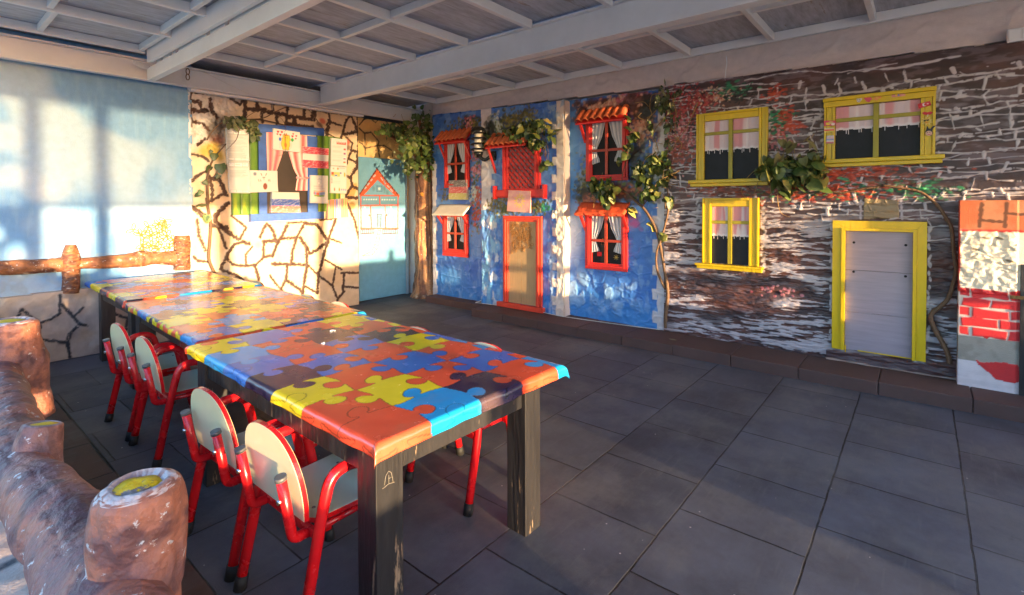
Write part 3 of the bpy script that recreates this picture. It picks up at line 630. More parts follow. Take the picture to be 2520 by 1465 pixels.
# --- papers
def paper(name, lab, cat, fr, quad, draw, base=(.60, .59, .57), w=.012, step=.005, grp=None, tilt=.0):
    w = w+.012
    """a sheet with corners TL TR BR BL in u,v; draw(cv) paints in sheet units 0..1"""
    us = [p[0] for p in quad]; vs = [p[1] for p in quad]
    W_, H_ = (math.hypot(us[1]-us[0], vs[1]-vs[0])+math.hypot(us[2]-us[3], vs[2]-vs[3]))/2, (math.hypot(us[3]-us[0], vs[3]-vs[0])+math.hypot(us[2]-us[1], vs[2]-vs[1]))/2
    c = Canvas(fr, 0, W_, 0, H_, step, base); c.W_, c.H_ = W_, H_
    c.C *= (1-.05*fbm(c.U*8, c.V*8, len(MATS)+int(us[0]*50) % 9, 3))[..., None]
    draw(c)
    a = c.U/W_; b = c.V/H_
    Uq = (us[3]*(1-a)+us[2]*a)*(1-b)+(us[0]*(1-a)+us[1]*a)*b; Vq = (vs[3]*(1-a)+vs[2]*a)*(1-b)+(vs[0]*(1-a)+vs[1]*a)*b
    c.U, c.V = Uq, Vq; c.H = c.H+w+.006*(fbm(a*2, b*2, int(vs[0]*90) % 17, 2)-.5)+tilt*(.5-b)*.1+.006*sst(.85, 1, a)*sst(.3, 0, b)
    o = c.build(name, M_PAPER, None, .0008); 
    ctr = np.array(fr.o)+np.array(fr.u)*np.mean(us)+np.array(fr.v)*np.mean(vs)+np.array(fr.w)*w
    me = o.data; co_ = np.empty(len(me.vertices)*3); me.vertices.foreach_get('co', co_); me.vertices.foreach_set('co', (co_.reshape(-1, 3)-ctr).ravel()); o.location = ctr
    return tag(o, lab, cat, grp)
def lines(c, u0, u1, v0, v1, n, col, w=.0016, seed=1, jag=.35):
    R = random.Random(seed)
    for i in range(n):
        v = v1+(v0-v1)*i/max(1, n-1)
        if R.random() < .12: continue
        c.stroke([(u0*c.W_, v*c.H_), ((u0+(u1-u0)*R.uniform(1-jag, 1))*c.W_, v*c.H_)], w, col, .2)
G1 = lin(110, 106, 108)
def word(par, txt, fr, u, v, size, w, col_m, wmax=None):
    cu = bpy.data.curves.new('lettering', 'FONT'); cu.body = txt; cu.size = size; cu.align_x = 'CENTER'; cu.align_y = 'CENTER'; cu.resolution_u = 2
    t = bpy.data.objects.new('lettering', cu); dg = bpy.context.evaluated_depsgraph_get(); COL.objects.link(t); dg.update()
    me = bpy.data.meshes.new_from_object(t.evaluated_get(dg)); bpy.data.objects.remove(t); bpy.data.curves.remove(cu)
    off = wloc(par); xs = [x.co.x for x in me.vertices]; k_ = 1
    if wmax and max(xs)-min(xs) > wmax: k_ = wmax/(max(xs)-min(xs))
    for x in me.vertices: x.co = fr.P(u+x.co.x*k_, v+x.co.y, w)-off
    return link('lettering', me, col_m, par)
M_INK = mat('dark_ink', (.03, .03, .035), .6); M_WINK = mat('white_ink', (.8, .78, .75), .6)
PQ = lambda *pts: [A6(C1(*p), 5.98) for p in pts]
FP = FA(5.98)
def d_notice(c, seed=1, n=26, head=True, wm=True):
    W_, H_ = c.W_, c.H_
    if head:
        c.rect(.05*W_, .95*W_, .83*H_, .96*H_, G1); c.rect(.06*W_, .94*W_, .838*H_, .952*H_, (.72, .71, .69)); c.stroke([(.3*W_, .835*H_), (.3*W_, .955*H_)], .002, G1); c.stroke([(.68*W_, .835*H_), (.68*W_, .955*H_)], .002, G1)
        lines(c, .36, .6, .89, .91, 2, G1, .002, 3); lines(c, .71, .88, .85, .94, 4, G1, .0015, 4); c.stroke([(.1*W_, .9*H_), (.15*W_, .93*H_), (.2*W_, .9*H_), (.25*W_, .92*H_)], .003, lin(150, 150, 160))
    lines(c, .07, .92, .80-.027*n, .80, n, lin(140, 136, 136), .0018, seed)
    c.rect(.05*W_, .95*W_, .03*H_, .09*H_, G1); c.rect(.06*W_, .94*W_, .036*H_, .084*H_, (.72, .71, .69)); c.stroke([(.34*W_, .03*H_), (.34*W_, .09*H_)], .002, G1); c.stroke([(.64*W_, .03*H_), (.64*W_, .09*H_)], .002, G1)
    if wm: c.stroke([(.15*W_, .2*H_), (.85*W_, .75*H_)], .012, lin(196, 194, 196), .8, dry=.5)
paper('notice_sheet', 'white typed notice with full page of text, above another notice', 'notice', FP, PQ((405, 476), (627, 490), (632, 800), (412, 795)), lambda c: d_notice(c, 1, 25), step=.004, grp='notices pinned at the painted window')
paper('notice_sheet', 'white typed notice, only its upper half filled with text', 'notice', FP, PQ((416, 797), (632, 803), (638, 1112), (440, 1110)), lambda c: d_notice(c, 2, 11), step=.004, grp='notices pinned at the painted window')
def d_rabbit(c):
    W_, H_ = c.W_, c.H_; E_ = lambda x, y, a, b, col, an=0: c.ell(x*W_, y*H_, a, b, lin(*col), an)
    E_(.53, .27, .024, .038, (128, 62, 40)); E_(.40, .82, .004, .02, (120, 70, 40), .4); E_(.57, .82, .004, .02, (120, 70, 40), -.4)
    E_(.46, .68, .006, .006, (30, 30, 30)); E_(.51, .68, .006, .006, (30, 30, 30)); E_(.485, .63, .005, .004, (200, 120, 60)); E_(.17, .84, .018, .02, (120, 124, 140))
    for x in (.30, .37, .66, .71): E_(x, .54, .004, .016, (190, 120, 90), .3)
    for x in (.49,): c.stroke([(x*W_, .60*H_), (x*W_, .55*H_)], .003, lin(90, 70, 60))
paper('child_drawing', 'child drawing of a small rabbit face over a brown oval on white paper', 'drawing', FP, PQ((632, 888), (900, 894), (905, 1098), (636, 1106)), d_rabbit, w=.03, grp='drawings taped on the painted window')
def d_bear(c):
    W_, H_ = c.W_, c.H_; E_ = lambda x, y, a, b, col, an=0: c.ell(x*W_, y*H_, a, b, lin(*col), an)
    Y_ = (226, 178, 60); O_ = (120, 84, 40)
    for dx in (0, 1):
        k = .004*(1-dx); col = O_ if dx == 0 else Y_
        E_(.46, .33, .052+k, .062+k, col); E_(.36, .50, .028+k, .010+k, col, 2.5); E_(.58, .52, .028+k, .010+k, col, .7); E_(.40, .72, .014+k, .014+k, col); E_(.56, .72, .014+k, .014+k, col); E_(.48, .62, .042+k, .036+k, col); E_(.40, .10, .018+k, .012+k, col); E_(.54, .10, .018+k, .012+k, col)
    E_(.46, .28, .018, .026, (214, 130, 50)); E_(.45, .63, .004, .005, (40, 30, 30)); E_(.51, .63, .004, .005, (40, 30, 30))
    c.poly([(.42*W_, .72*H_), (.55*W_, .72*H_), (.48*W_, .87*H_)], lin(196, 110, 40))
    E_(.25, .53, .016, .022, (46, 96, 190)); E_(.71, .57, .018, .022, (40, 150, 70)); c.stroke([(.25*W_, .42*H_), (.25*W_, .1*H_)], .003, lin(80, 110, 170)); c.stroke([(.70*W_, .45*H_), (.65*W_, .1*H_)], .003, lin(80, 150, 110))
    for x, y, s_ in ((.17, .88, 1.2), (.31, .89, 1.2), (.15, .76, .9), (.26, .75, 1.1), (.74, .88, .9), (.86, .80, 1), (.71, .76, 1.2), (.84, .66, .9)):
        E_(x-.016*s_, y, .007*s_, .008*s_, (206, 40, 52), .4); E_(x+.016*s_, y, .007*s_, .008*s_, (206, 40, 52), -.4); c.poly([((x-.04*s_)*W_, y*H_), ((x+.04*s_)*W_, y*H_), (x*W_, (y-.07*s_)*H_)], lin(206, 40, 52))
paper('child_drawing', 'child drawing of a yellow bear with balloons and red hearts', 'drawing', FP, PQ((858, 478), (1118, 518), (1114, 715), (855, 685)), d_bear, w=.036, step=.004, grp='drawings taped on the painted window')
def scrib(c, bands, dens=.5):
    for y0, y1, col in bands:
        c.rect(0, c.W_, y0*c.H_, y1*c.H_, lin(*col)); S_ = c.sl(0, c.W_, y0*c.H_, y1*c.H_); c.lay(sst(dens, dens+.25, fbm(c.U[S_]*30+c.V[S_]*40, c.V[S_]*150-c.U[S_]*60, 13, 3))*.45, (.75, .70, .68), 0, S_)
paper('child_drawing', 'crayon flag drawing with red, white and red bands in a plastic sleeve', 'drawing', FP, PQ((1150, 655), (1402, 675), (1396, 872), (1146, 858)), lambda c: scrib(c, ((0, .36, (206, 62, 82)), (.66, 1, (206, 62, 82)))), w=.034, grp='drawings taped on the painted window')
paper('child_drawing', 'crayon flag drawing with white, blue and red bands under the dark pane', 'drawing', FP, PQ((850, 1100), (1112, 1105), (1128, 1303), (838, 1300)), lambda c: scrib(c, ((0, .33, (214, 104, 96)), (.33, .66, (56, 92, 176)))), w=.03, grp='drawings taped on the painted window')
M_FAINT = lin(170, 164, 160)
def d_reg(c):
    W_, H_ = c.W_, c.H_; c.rect(.33*W_, .93*W_, .79*H_, .89*H_, lin(214, 96, 90), soft=.01); lines(c, .1, .2, .82, .86, 2, M_FAINT, .003)
    for k, v in enumerate((.72, .55, .38, .22)): lines(c, .1, .75, v-.06, v, 4, M_FAINT, .002, k)
    for v, cs in ((.62, ((200, 60, 60), (200, 60, 60), (200, 60, 60))), (.46, ((70, 90, 160), (200, 80, 80), (70, 90, 160))), (.28, ((220, 220, 220), (60, 80, 170), (200, 60, 60))), (.13, ((40, 40, 40), (200, 60, 60), (220, 180, 50)))):
        for k, cc in enumerate(cs): c.rect(.78*W_, .92*W_, (v+.04-.022*k-.022)*H_, (v+.04-.022*k)*H_, lin(*cc))
o = paper('notice_sheet', 'registration notice with a pink heading band and small flags', 'notice', FP, PQ((1428, 570), (1582, 590), (1577, 850), (1422, 842)), d_reg, w=.032, step=.004, grp='notices pinned at the painted window')
uq = PQ((1520, 618))[0]; word(o, 'REGISTRATION', FP, uq[0], uq[1], .030, .045, M_WINK, .115)
def d_rules(c):
    W_, H_ = c.W_, c.H_; lines(c, .55, .9, .88, .94, 2, G1, .004, 2); c.ell(.45*W_, .91*H_, .012, .014, lin(220, 130, 70)); c.ell(.18*W_, .91*H_, .012, .01, lin(200, 150, 140))
    c.rect(.05*W_, .58*W_, .62*H_, .78*H_, lin(226, 186, 110)); c.ell(.33*W_, .66*H_, .025, .012, lin(90, 140, 180)); c.rect(.05*W_, .2*W_, .68*H_, .78*H_, lin(170, 80, 60)); c.rect(.58*W_, .68*W_, .73*H_, .78*H_, lin(60, 80, 150)); c.ell(.88*W_, .7*H_, .012, .03, lin(210, 170, 70))
    for v in (.55, .49, .44, .38): c.rect(.04*W_, .12*W_, (v-.012)*H_, (v+.012)*H_, lin(190, 80, 80)); lines(c, .16, .7, v, v, 1, M_FAINT, .003, int(v*100))
    for x, cc in ((.25, (190, 120, 100)), (.55, (210, 150, 60)), (.7, (90, 130, 190)), (.82, (90, 130, 190)), (.93, (90, 130, 190))): c.ell(x*W_, .14*H_, .010, .022 if x < .6 else .012, lin(*cc)); c.ell(x*W_, .2*H_ if x < .6 else .17*H_, .007, .007, lin(220, 180, 150))
o = paper('notice_sheet', 'rules notice with a picture, coloured bullets and tiny children at its foot', 'notice', FP, PQ((1420, 845), (1577, 855), (1575, 1116), (1420, 1110)), d_rules, w=.03, step=.004, grp='notices pinned at the painted window')
def d_kids(c):
    W_, H_ = c.W_, c.H_; c.ell(.5*W_, .27*H_, .075, .012, lin(110, 160, 60))
    for k in range(8): x = .22+.08*k; c.ell(x*W_, (.33+.03*abs(k-3.5)/3.5)*H_, .010, .022, lin(*random.choice(((206, 90, 70), (220, 170, 120), (180, 110, 130), (120, 140, 190))))); c.ell(x*W_, (.41+.03*abs(k-3.5)/3.5)*H_, .009, .009, lin(212, 160, 130))
    c.ell(.48*W_, .72*H_, .02, .02, lin(180, 180, 186)); c.ell(.48*W_, .72*H_, .014, .014, (.74, .73, .70)); lines(c, .2, .85, .53, .62, 4, lin(170, 140, 160), .003, 4); c.stroke([(.4*W_, .85*H_), (.5*W_, .88*H_), (.6*W_, .85*H_)], .004, lin(120, 120, 130))
paper('notice_sheet', 'white poster with a row of cartoon children on a green mound', 'notice', FP, PQ((1222, 936), (1395, 942), (1393, 1213), (1220, 1208)), d_kids, w=.032, step=.004, grp='notices pinned at the painted window')
def d_stripe(c):
    cs = [(220, 130, 90), (70, 170, 90), (230, 200, 170), (90, 130, 200), (220, 160, 60), (60, 180, 120), (226, 190, 120), (200, 90, 130), (90, 100, 180), (214, 120, 60), (190, 60, 120)]
    for k in range(22): c.rect(k/22*c.W_, (k+1)/22*c.W_, 0, c.H_, lin(*cs[(k*5+k//4) % 11]), soft=.006)
o = paper('child_drawing', 'paper of bright vertical crayon stripes with a scrawled name', 'drawing', FP, PQ((1394, 1178), (1585, 1160), (1590, 1345), (1394, 1362)), d_stripe, w=.03, step=.004, grp='drawings taped on the painted window')
uq = PQ((1500, 1245))[0]; word(o, 'ARMAS', FP, uq[0], uq[1], .075, .042, M_INK, .15); uq = PQ((1500, 1308))[0]; word(o, 'BEHA', FP, uq[0], uq[1], .035, .042, M_INK, .06)

# --- return wall beside the blue door, and the door with a painted house
rw = thing('cream_side_wall', (4.5, 6.18, 0), 'cream wall with thin dark honeycomb joints beyond the blue door', 'wall')
cv = Canvas(FA(6.18), 4.0, 5.32, 0, 2.6, .009, lin(226, 190, 130)); U, V = cv.U, cv.V
cv.lay(sst(.45, .7, fbm(U*3, V*3, 111, 4))*.5, lin(206, 164, 104)); cv.H += (fbm(U*8, V*8, 113, 3)-.5)*.012
q2 = [[(85, 70), (90, 95), (50, 140)], [(90, 95), (130, 80), (175, 120), (200, 90)], [(50, 160), (95, 200), (140, 190), (200, 260), (190, 290)], [(95, 200), (97, 360)], [(55, 265), (75, 275), (95, 310), (190, 290), (240, 290), (300, 330), (300, 370)], [(190, 290), (205, 375)], [(245, 95), (280, 150), (320, 100), (365, 150), (350, 180)], [(280, 150), (270, 200)], [(430, 500), (450, 560)], [(440, 640), (460, 700)], [(425, 800), (450, 840)], [(430, 930), (455, 960)], [(430, 1040), (450, 1110)], [(420, 1160), (440, 1250)]]
trace(cv, q2, C2, 6.18, .018, lin(70, 52, 44), rough=.5, h=.003, dry=.2)
cv.build('wall_panel', M_PAINT, rw, .01)
bd = thing('blue_door', (4.5, 6.12, 0), 'pale blue door leaf painted with an orange outlined house', 'door')
cv = Canvas(FA(6.13), 4.11, 4.93, .01, 2.045, .006, lin(104, 156, 188)); U, V = cv.U, cv.V
cv.lay(sst(.4, .7, fbm(U*3, V*1.2, 121, 3))*.4, lin(96, 158, 184)); cv.lay(sst(.9, .2, V)*.5, lin(96, 166, 214))
q = lambda x, y: A6(C2(x, y), 6.13); T = lambda pts, w_, col, **k: cv.stroke([q(*p) for p in pts], w_, lin(*col), **k)
OR = (204, 84, 52)
cv.poly([q(60, 655), q(185, 475), q(345, 660), q(320, 660), q(190, 545), q(85, 660)], lin(*OR)); T([(60, 655), (185, 470), (347, 665)], .03, OR)
for i in range(9):
    a = i/9; T([(58+127*a, 650-185*a), (66+127*a, 638-185*a)], .022, (92, 50, 40)); T([(185+162*a, 462+200*a), (194+162*a, 474+200*a)], .022, (92, 50, 40))
for i in range(4): T([(95+i*22, 610-i*30), (105+i*22, 600-i*30)], .02, (150, 176, 190), dry=.2); T([(215+i*24, 530+i*28), (227+i*24, 545+i*28)], .02, (150, 176, 190), dry=.2)
for p_ in ([(62, 660), (345, 662)], [(62, 735), (345, 732)], [(65, 905), (345, 905)], [(65, 660), (68, 905)], [(342, 660), (340, 905)], [(205, 665), (207, 730)], [(138, 738), (144, 905)], [(245, 738), (250, 905)]): T(p_, .018, OR, rough=.3)
for p_ in ([(185, 800), (220, 800)], [(188, 800), (188, 893)], [(217, 800), (213, 893)], [(185, 590), (222, 592)], [(185, 630), (222, 630)], [(185, 590), (185, 630)], [(222, 590), (222, 630)]): T(p_, .012, (84, 64, 66) if p_[0][1] > 700 else (72, 110, 140))
cv.ell(*q(203, 610), .02, .02, lin(180, 200, 210))
for i in range(3): T([(196+i*8, 815), (196+i*8, 885)], .006, (84, 64, 66), dry=.25)
for x0, x1 in ((65, 163), (228, 337)):
    T([(x0, 945), (x1, 940)], .012, (92, 50, 40)); T([(x0, 915), (x1, 912)], .01, (92, 50, 40))
    for i in range(8): T([(x0+(x1-x0)*i/7, 915), (x0+(x1-x0)*i/7, 943)], .009, (92, 50, 40))
lp = [(195, 915), (180, 980), (165, 1040), (135, 1080), (75, 1108)]; rp = [(212, 915), (205, 985), (190, 1055), (155, 1100), (80, 1112)]
T(lp, .010, (222, 150, 110)); T(rp, .010, (222, 150, 110))
for a in np.linspace(0.02, .95, 10):
    k = a*4; i = min(3, int(k)); f_ = k-i; l_ = [lp[i][j]+(lp[i+1][j]-lp[i][j])*f_ for j in (0, 1)]; r_ = [rp[i][j]+(rp[i+1][j]-rp[i][j])*f_ for j in (0, 1)]; T([l_, r_], .010, (222, 150, 110))
for x in (95, 290):
    for y in (760, 800, 850): cv.ell(*q(x+random.uniform(-4, 4), y), .012, .035, lin(216, 224, 226), .1, al=.8)
for x in range(90, 190, 18): cv.ell(*q(x, 690+(x % 3)*3), .014, .01, lin(206, 220, 224), .2, al=.8); cv.ell(*q(x+135, 692), .014, .01, lin(206, 220, 224), .2, al=.8)
for x, y in ((160, 610), (240, 610), (262, 640)): cv.ell(*q(x, y), .022, .035, lin(84, 120, 130), .3, soft=.02, al=.6)
for x, y in ((128, 808), (257, 806)): cv.ell(*q(x, y), .014, .018, lin(*OR))
T([(198, 795), (195, 775)], .012, (110, 160, 200)); T([(240, 640), (245, 600), (240, 465)], .012, (90, 130, 150), dry=.2); T([(243, 780), (245, 805)], .014, (110, 150, 180))
cv.H += .0; cv.build('door_leaf', M_GLOSSP, bd, .04)
m = MB(FA(6.16)); m.box(4.935, 4.965, 0, 2.06, 0, .035, .003); m.box(4.965, 4.99, .0, 1.0, 0, .03); obj('door_post', m, mat('pale_blue_post', lin(150, 176, 196), .6, .2, 10, .4, 40), bd)
# ================================================================== WALL B: the row of painted toy houses
def sc(p, X): k = X/4.88; return (p[0]*k, (p[1]-CH)*k+CH)
def scr(u0, u1, v0, v1, X): a = sc((u0, v0), X); b = sc((u1, v1), X); return a[0], b[0], a[1], b[1]
WHITE = lin(214, 206, 206)
def quoins(cv, u, v0, v1, side, w, col, n_h=.105, w2=.05, h=.004, seed=1):
    """white corner blocks: a strip with teeth on one side"""
    R = random.Random(seed); v = v0; k = 0
    while v < v1:
        hh = n_h*R.uniform(.85, 1.15)
        if k % 2 == 0: cv.rect(u if side > 0 else u-w2, u+w2 if side > 0 else u, v, min(v+hh, v1), col, h=h, wob=.006, seed=3+k)
        v += hh; k += 1
def flat(cv, rects):
    for a, b, c, d in rects:
        m_ = sst(a-.005, a+.012, cv.U)*sst(-b-.005, -b+.012, -cv.U)*sst(c-.005, c+.012, cv.V)*sst(-d-.005, -d+.012, -cv.V); cv.H = cv.H*(1-m_)-.004*m_
def foliage_paint(cv, u, v, su, sv, n, kind, R):
    pal = dict(green=[lin(70, 84, 30), lin(96, 104, 36), lin(44, 62, 34), lin(120, 120, 40)], olive=[lin(104, 100, 34), lin(84, 76, 36), lin(130, 122, 50), lin(60, 66, 34)], pink=[lin(196, 110, 124), lin(214, 146, 150), lin(168, 70, 84)], rust=[lin(150, 78, 44), lin(176, 100, 66), lin(120, 58, 44)], white=[lin(196, 200, 190), lin(170, 186, 180)], dark=[lin(40, 40, 34), lin(52, 46, 40), lin(30, 40, 34)], brown=[lin(84, 50, 40), lin(104, 60, 46), lin(66, 40, 38)], peach=[lin(204, 150, 120), lin(190, 124, 100), lin(214, 176, 150)], red=[lin(150, 44, 48), lin(176, 66, 66), lin(120, 34, 40)], orange=[lin(190, 78, 40), lin(170, 60, 36)], emerald=[lin(30, 110, 74), lin(40, 130, 90), lin(24, 84, 60)], grey=[lin(120, 130, 128), lin(100, 112, 104)])[kind]
    cv.dabs(u, v, su, sv, n, .012 if kind not in ('dark', 'brown') else .03, pal, 1.6, .0015, rs=R, al=.8 if kind not in ('dark', 'brown') else .5)
def blue_canvas(X, u0, u1, v0, v1, step, seed, rough=.012):
    cv = Canvas(FB(X), u0, u1, v0, v1, step, lin(64, 114, 190)); U, V = cv.U, cv.V
    cv.lay(sst(.4, .72, fbm(U*2.2, V*2.2, seed, 4))*.55, lin(50, 92, 178)); cv.lay(sst(.5, .75, fbm(U*3+5, V*5, seed+4, 4))*.6, lin(104, 150, 204))
    cv.lay(sst(.60, .15, V+.25*(fbm(U*4, V*4, seed+8, 3)-.5))*.6, lin(62, 140, 206)); cv.lay(sst(.60, .70, fbm(U*14, V*7, seed+12, 4))*.35, lin(140, 176, 214))
    r_ = (np.abs(fbm(U*9, V*9, seed+16, 4)-.5)*2); cv.H += (fbm(U*5, V*5, seed+20, 3)-.5)*.012+(.5-r_)*rough
    cv.H += sst(.3, .0, np.abs(fbm(U*5+3, V*7, seed+24, 3)-.5)*6)*.006
    return cv
def red_window(par, X, r, rin, name='window', awn=None, curt=True):
    """frame rect r=(u0,u1,v0,v1) with glass rect rin, both measured on the facade plane X"""
    fr = FB(X-.012); u0, u1, v0, v1 = r; a0, a1, b0, b1 = rin
    m = MB(fr)
    for k_, (d0, d1, w) in enumerate(((0, .4, .022), (.4, .72, .034), (.72, 1, .026))):
        p0, p1 = u0+(a0-u0)*d0, u0+(a0-u0)*d1; q0, q1 = u1-(u1-a1)*d0, u1-(u1-a1)*d1; s0, s1 = v0+(b0-v0)*d0, v0+(b0-v0)*d1
        m.box(p0+.001, p1-.001, s1, v1, 0, w, .003); m.box(q1+.001, q0-.001, s1, v1, 0, w, .003); m.box(p0+.001, q0-.001, s0+.001, s1-.001, 0, w, .003)
    m.box(u0, u1, v1-.03, v1, .0365, .041)
    wn = obj(name, m, M_REDW, par)
    m = MB(fr); m.box(a0, a1, b0, v1-.001, 0, .004); pn = obj('pane', m, M_DARK, wn)
    uc = (a0+a1)/2; vm = b0+(v1-b0)*.45
    m = MB(fr); m.box(uc-.016, uc+.016, b0+.001, v1-.002, .018, .03, .002); m.box(a0+.001, uc-.0165, vm-.014, vm+.014, .018, .028, .002); m.box(uc+.0165, a1-.001, vm-.014, vm+.014, .018, .028, .002); obj('glazing_bar', m, mat('red_brown_wood', lin(168, 58, 36), .45, .2, 14, .2, 60), wn)
    if curt:
        for s_ in (0, 1):
            mb = MB(fr); ed = a0+.002 if s_ == 0 else a1-.002; sg = 1 if s_ == 0 else -1; half = (a1-a0)/2-.014; H_ = v1-b0
            def fn(a, b):
                z = b0+H_*(.20+.80*b); t = (z-b0)/H_
                wd = half*np.interp(t, [.2, .30, .44, .52, .70, 1], [.55, .50, .30, .40, .72, .98])
                return (ed+sg*a*wd, z+(a*.04*H_ if t < .3 else 0), .007+.005*(1+math.sin(a*19+s_)))
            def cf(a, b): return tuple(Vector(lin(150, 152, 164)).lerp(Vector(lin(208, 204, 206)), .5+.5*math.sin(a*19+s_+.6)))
            mb.grid(28, 14, fn, cf); obj('curtain', mb, mat('white_fabric_folds', (1, 1, 1), .75, .04, 12, attr=True), wn)
    return wn
def tile_awning(par, X, u0, u1, vtop, vbot, dep, n, rows, broken=None):
    """little roof of barrel tiles on brackets"""
    fr = FB(X); m = MB(fr); R = random.Random(int(u0*100))
    def pt(a, t, lift): return (u0+(u1-u0)*a, vtop+(vbot-vtop)*t+lift*.8, .01+dep*t+lift*.5)
    for j in range(rows):
        t0, t1 = j/rows, (j+1)/rows+(.10 if j < rows-1 else 0)
        for i in range(n):
            jt = R.uniform(-.012, .012); vs = []; k = 7; ro = .5/n
            for tt, rr in ((t0, .86), (t1+jt, 1.0)):
                for c in range(k):
                    an = PI*c/(k-1); a = (i+.5)/n+ro*rr*math.cos(an)*1.02; lf = (u1-u0)*ro*1.05*math.sin(an)*rr+.012*(rows-j-1)*0+.006*(tt > .3)
                    vs.append(pt(a, tt, lf))
            for c in range(k): q = vs[k+c]; vs.append((q[0], q[1]-.012, q[2]-.004))
            m.add(vs, [(c, c+1, k+c+1, k+c) for c in range(k-1)]+[(k+c, k+c+1, 2*k+c+1, 2*k+c) for c in range(k-1)], True)
    a_ = obj('awning', m, M_TERRA, par)
    m = MB(fr); th = .014
    vs = [pt(0, 0, -.012), pt(1, 0, -.012), pt(1, 1, -.012), pt(0, 1, -.012)]; vs += [(p[0], p[1]-th, p[2]-.004) for p in vs]
    m.add(vs, [(0, 1, 2, 3), (7, 6, 5, 4), (0, 4, 5, 1), (1, 5, 6, 2), (2, 6, 7, 3), (3, 7, 4, 0)]); obj('awning_board', m, M_REDW, par)
    return a_
def brackets(par, X, us, vtop, vbot, dep, mt=None):
    for u in us:
        m = MB(FB(X)); vs = []
        for s_ in (-.014, .014): vs += [(u+s_, vbot, .006), (u+s_, vbot+.035, .006), (u+s_, vtop, dep), (u+s_, vtop-.035, dep)]
        m.add(vs, [(0, 1, 2, 3), (7, 6, 5, 4), (0, 4, 5, 1), (1, 5, 6, 2), (2, 6, 7, 3), (3, 7, 4, 0)]); obj('bracket', m, mt or M_REDW, par)
def slab_awning(par, X, u0, u1, vtop, vbot, dep, mt, th=.016, rough=0):
    m = MB(FB(X)); R = random.Random(int(u1*99)); n, k = 22, 8
    def f(o): return lambda a, b: (u0+(u1-u0)*a+(R.uniform(-1, 1)*rough if a in (0, 1) else 0), vtop+(vbot-vtop)*b-o+R.uniform(-1, 1)*rough, .01+dep*b+R.uniform(-1, 1)*rough-o*.3)
    m.grid(n, k, f(0)); m.grid(n, k, f(th)); 
    def rim(k0, k1): return [(k0, k1)]
    base = 0; q = n*k
    bd_ = list(range(0, n))+[n*j+n-1 for j in range(1, k)]+list(range(n*k-2, n*(k-1)-1, -1))+[n*j for j in range(k-2, 0, -1)]
    for i in range(len(bd_)): a, b = bd_[i], bd_[(i+1) % len(bd_)]; m.f.append((a, b, q+b, q+a)); m.sm.append(False)
    return obj('awning', m, mt, par)

# ---- house 1: narrow blue facade
X1 = 4.90
h1 = thing('blue_toy_house', (X1, 4.95, 0), 'narrow blue toy house front with two small red windows one above the other', 'house front', 'painted toy houses')
R = random.Random(21)
cv = blue_canvas(X1, 4.47, 5.47, .03, 2.66, .0085, 131); U, V = cv.U, cv.V
cv.keep = V < 2.615+.045*(U-4.47)
quoins(cv, 5.47, .1, 1.95, -1, .05, lin(196, 190, 192), .115, .09, seed=4); cv.rect(5.40, 5.48, 0, 2.0, lin(196, 190, 192), wob=.012, h=.006)
foliage_paint(cv, 4.85, 2.46, .16, .05, 120, 'olive', R); foliage_paint(cv, 4.70, 2.44, .06, .05, 60, 'dark', R); foliage_paint(cv, 4.72, 2.44, .05, .05, 70, 'pink', R); foliage_paint(cv, 4.62, 2.46, .05, .05, 50, 'olive', R)
for k_ in range(7): foliage_paint(cv, 4.61+.02*R.random(), 2.0-.15*k_, .05, .05, 26, R.choice(['olive', 'green', 'grey']), R)
foliage_paint(cv, 4.62, 1.83, .05, .04, 50, 'pink', R); foliage_paint(cv, 4.62, 2.05, .04, .05, 40, 'pink', R); foliage_paint(cv, 4.66, 1.52, .06, .05, 60, 'white', R); foliage_paint(cv, 4.56, 1.45, .05, .09, 60, 'orange', R); foliage_paint(cv, 5.22, 1.52, .05, .06, 40, 'olive', R); foliage_paint(cv, 4.60, 1.25, .05, .10, 60, 'orange', R)
flat(cv, (scr(4.72, 5.16, 1.62, 2.22, X1), scr(4.75, 5.20, .68, 1.23, X1)))
cv.build('wall_panel', M_GLOSSP, h1, .10)
wa = red_window(h1, X1, scr(4.699, 5.182, 1.60, 2.225, X1), scr(4.775, 5.115, 1.68, 2.225, X1))
tile_awning(wa, X1, *[sc((v_, 0), X1)[0] for v_ in (4.665, 5.27)], 2.375, 2.225, .13, 7, 1); brackets(wa, X1, (4.72, 5.205), 2.225, 1.98, .12)
wb = red_window(h1, X1, scr(4.726, 5.225, .655, 1.236, X1), scr(4.80, 5.125, .76, 1.236, X1))
slab_awning(wb, X1, 4.70, 5.31, 1.375, 1.235, .16, M_CREAMW); brackets(wb, X1, (4.75, 5.24), 1.24, 1.06, .13)

# ---- house 2: blue house with plank door and lattice window, standing a little proud
X2 = 4.82
h2 = thing('blue_toy_house', (X2, 3.8, 0), 'blue toy house front with a red framed plank door under a lattice window', 'house front', 'painted toy houses')
ua, ub = 3.165, 4.44
cv = blue_canvas(X2, ua, ub, .03, 2.62, .0075, 161); U, V = cv.U, cv.V
cv.keep = V < 2.56+.035*(U-ua)
low = sst(1.5, 1.1, V); strip = sst(4.06, 4.18, U); cv.lay(low*strip*sst(.35, .6, fbm(U*12, V*6, 171, 4))*.75, lin(128, 182, 214)); cv.lay(low*strip*sst(.55, .7, fbm(U*16, V*9, 173, 4))*.8, lin(206, 206, 210)); cv.H += low*strip*(fbm(U*14, V*7, 175, 4)-.4)*.06
cv.rect(4.27, 4.45, 1.30, 2.62, lin(198, 194, 200), wob=.01, h=.006); quoins(cv, 4.27, 1.42, 2.10, -1, .1, lin(198, 194, 200), .085, .06, seed=2, h=.006)
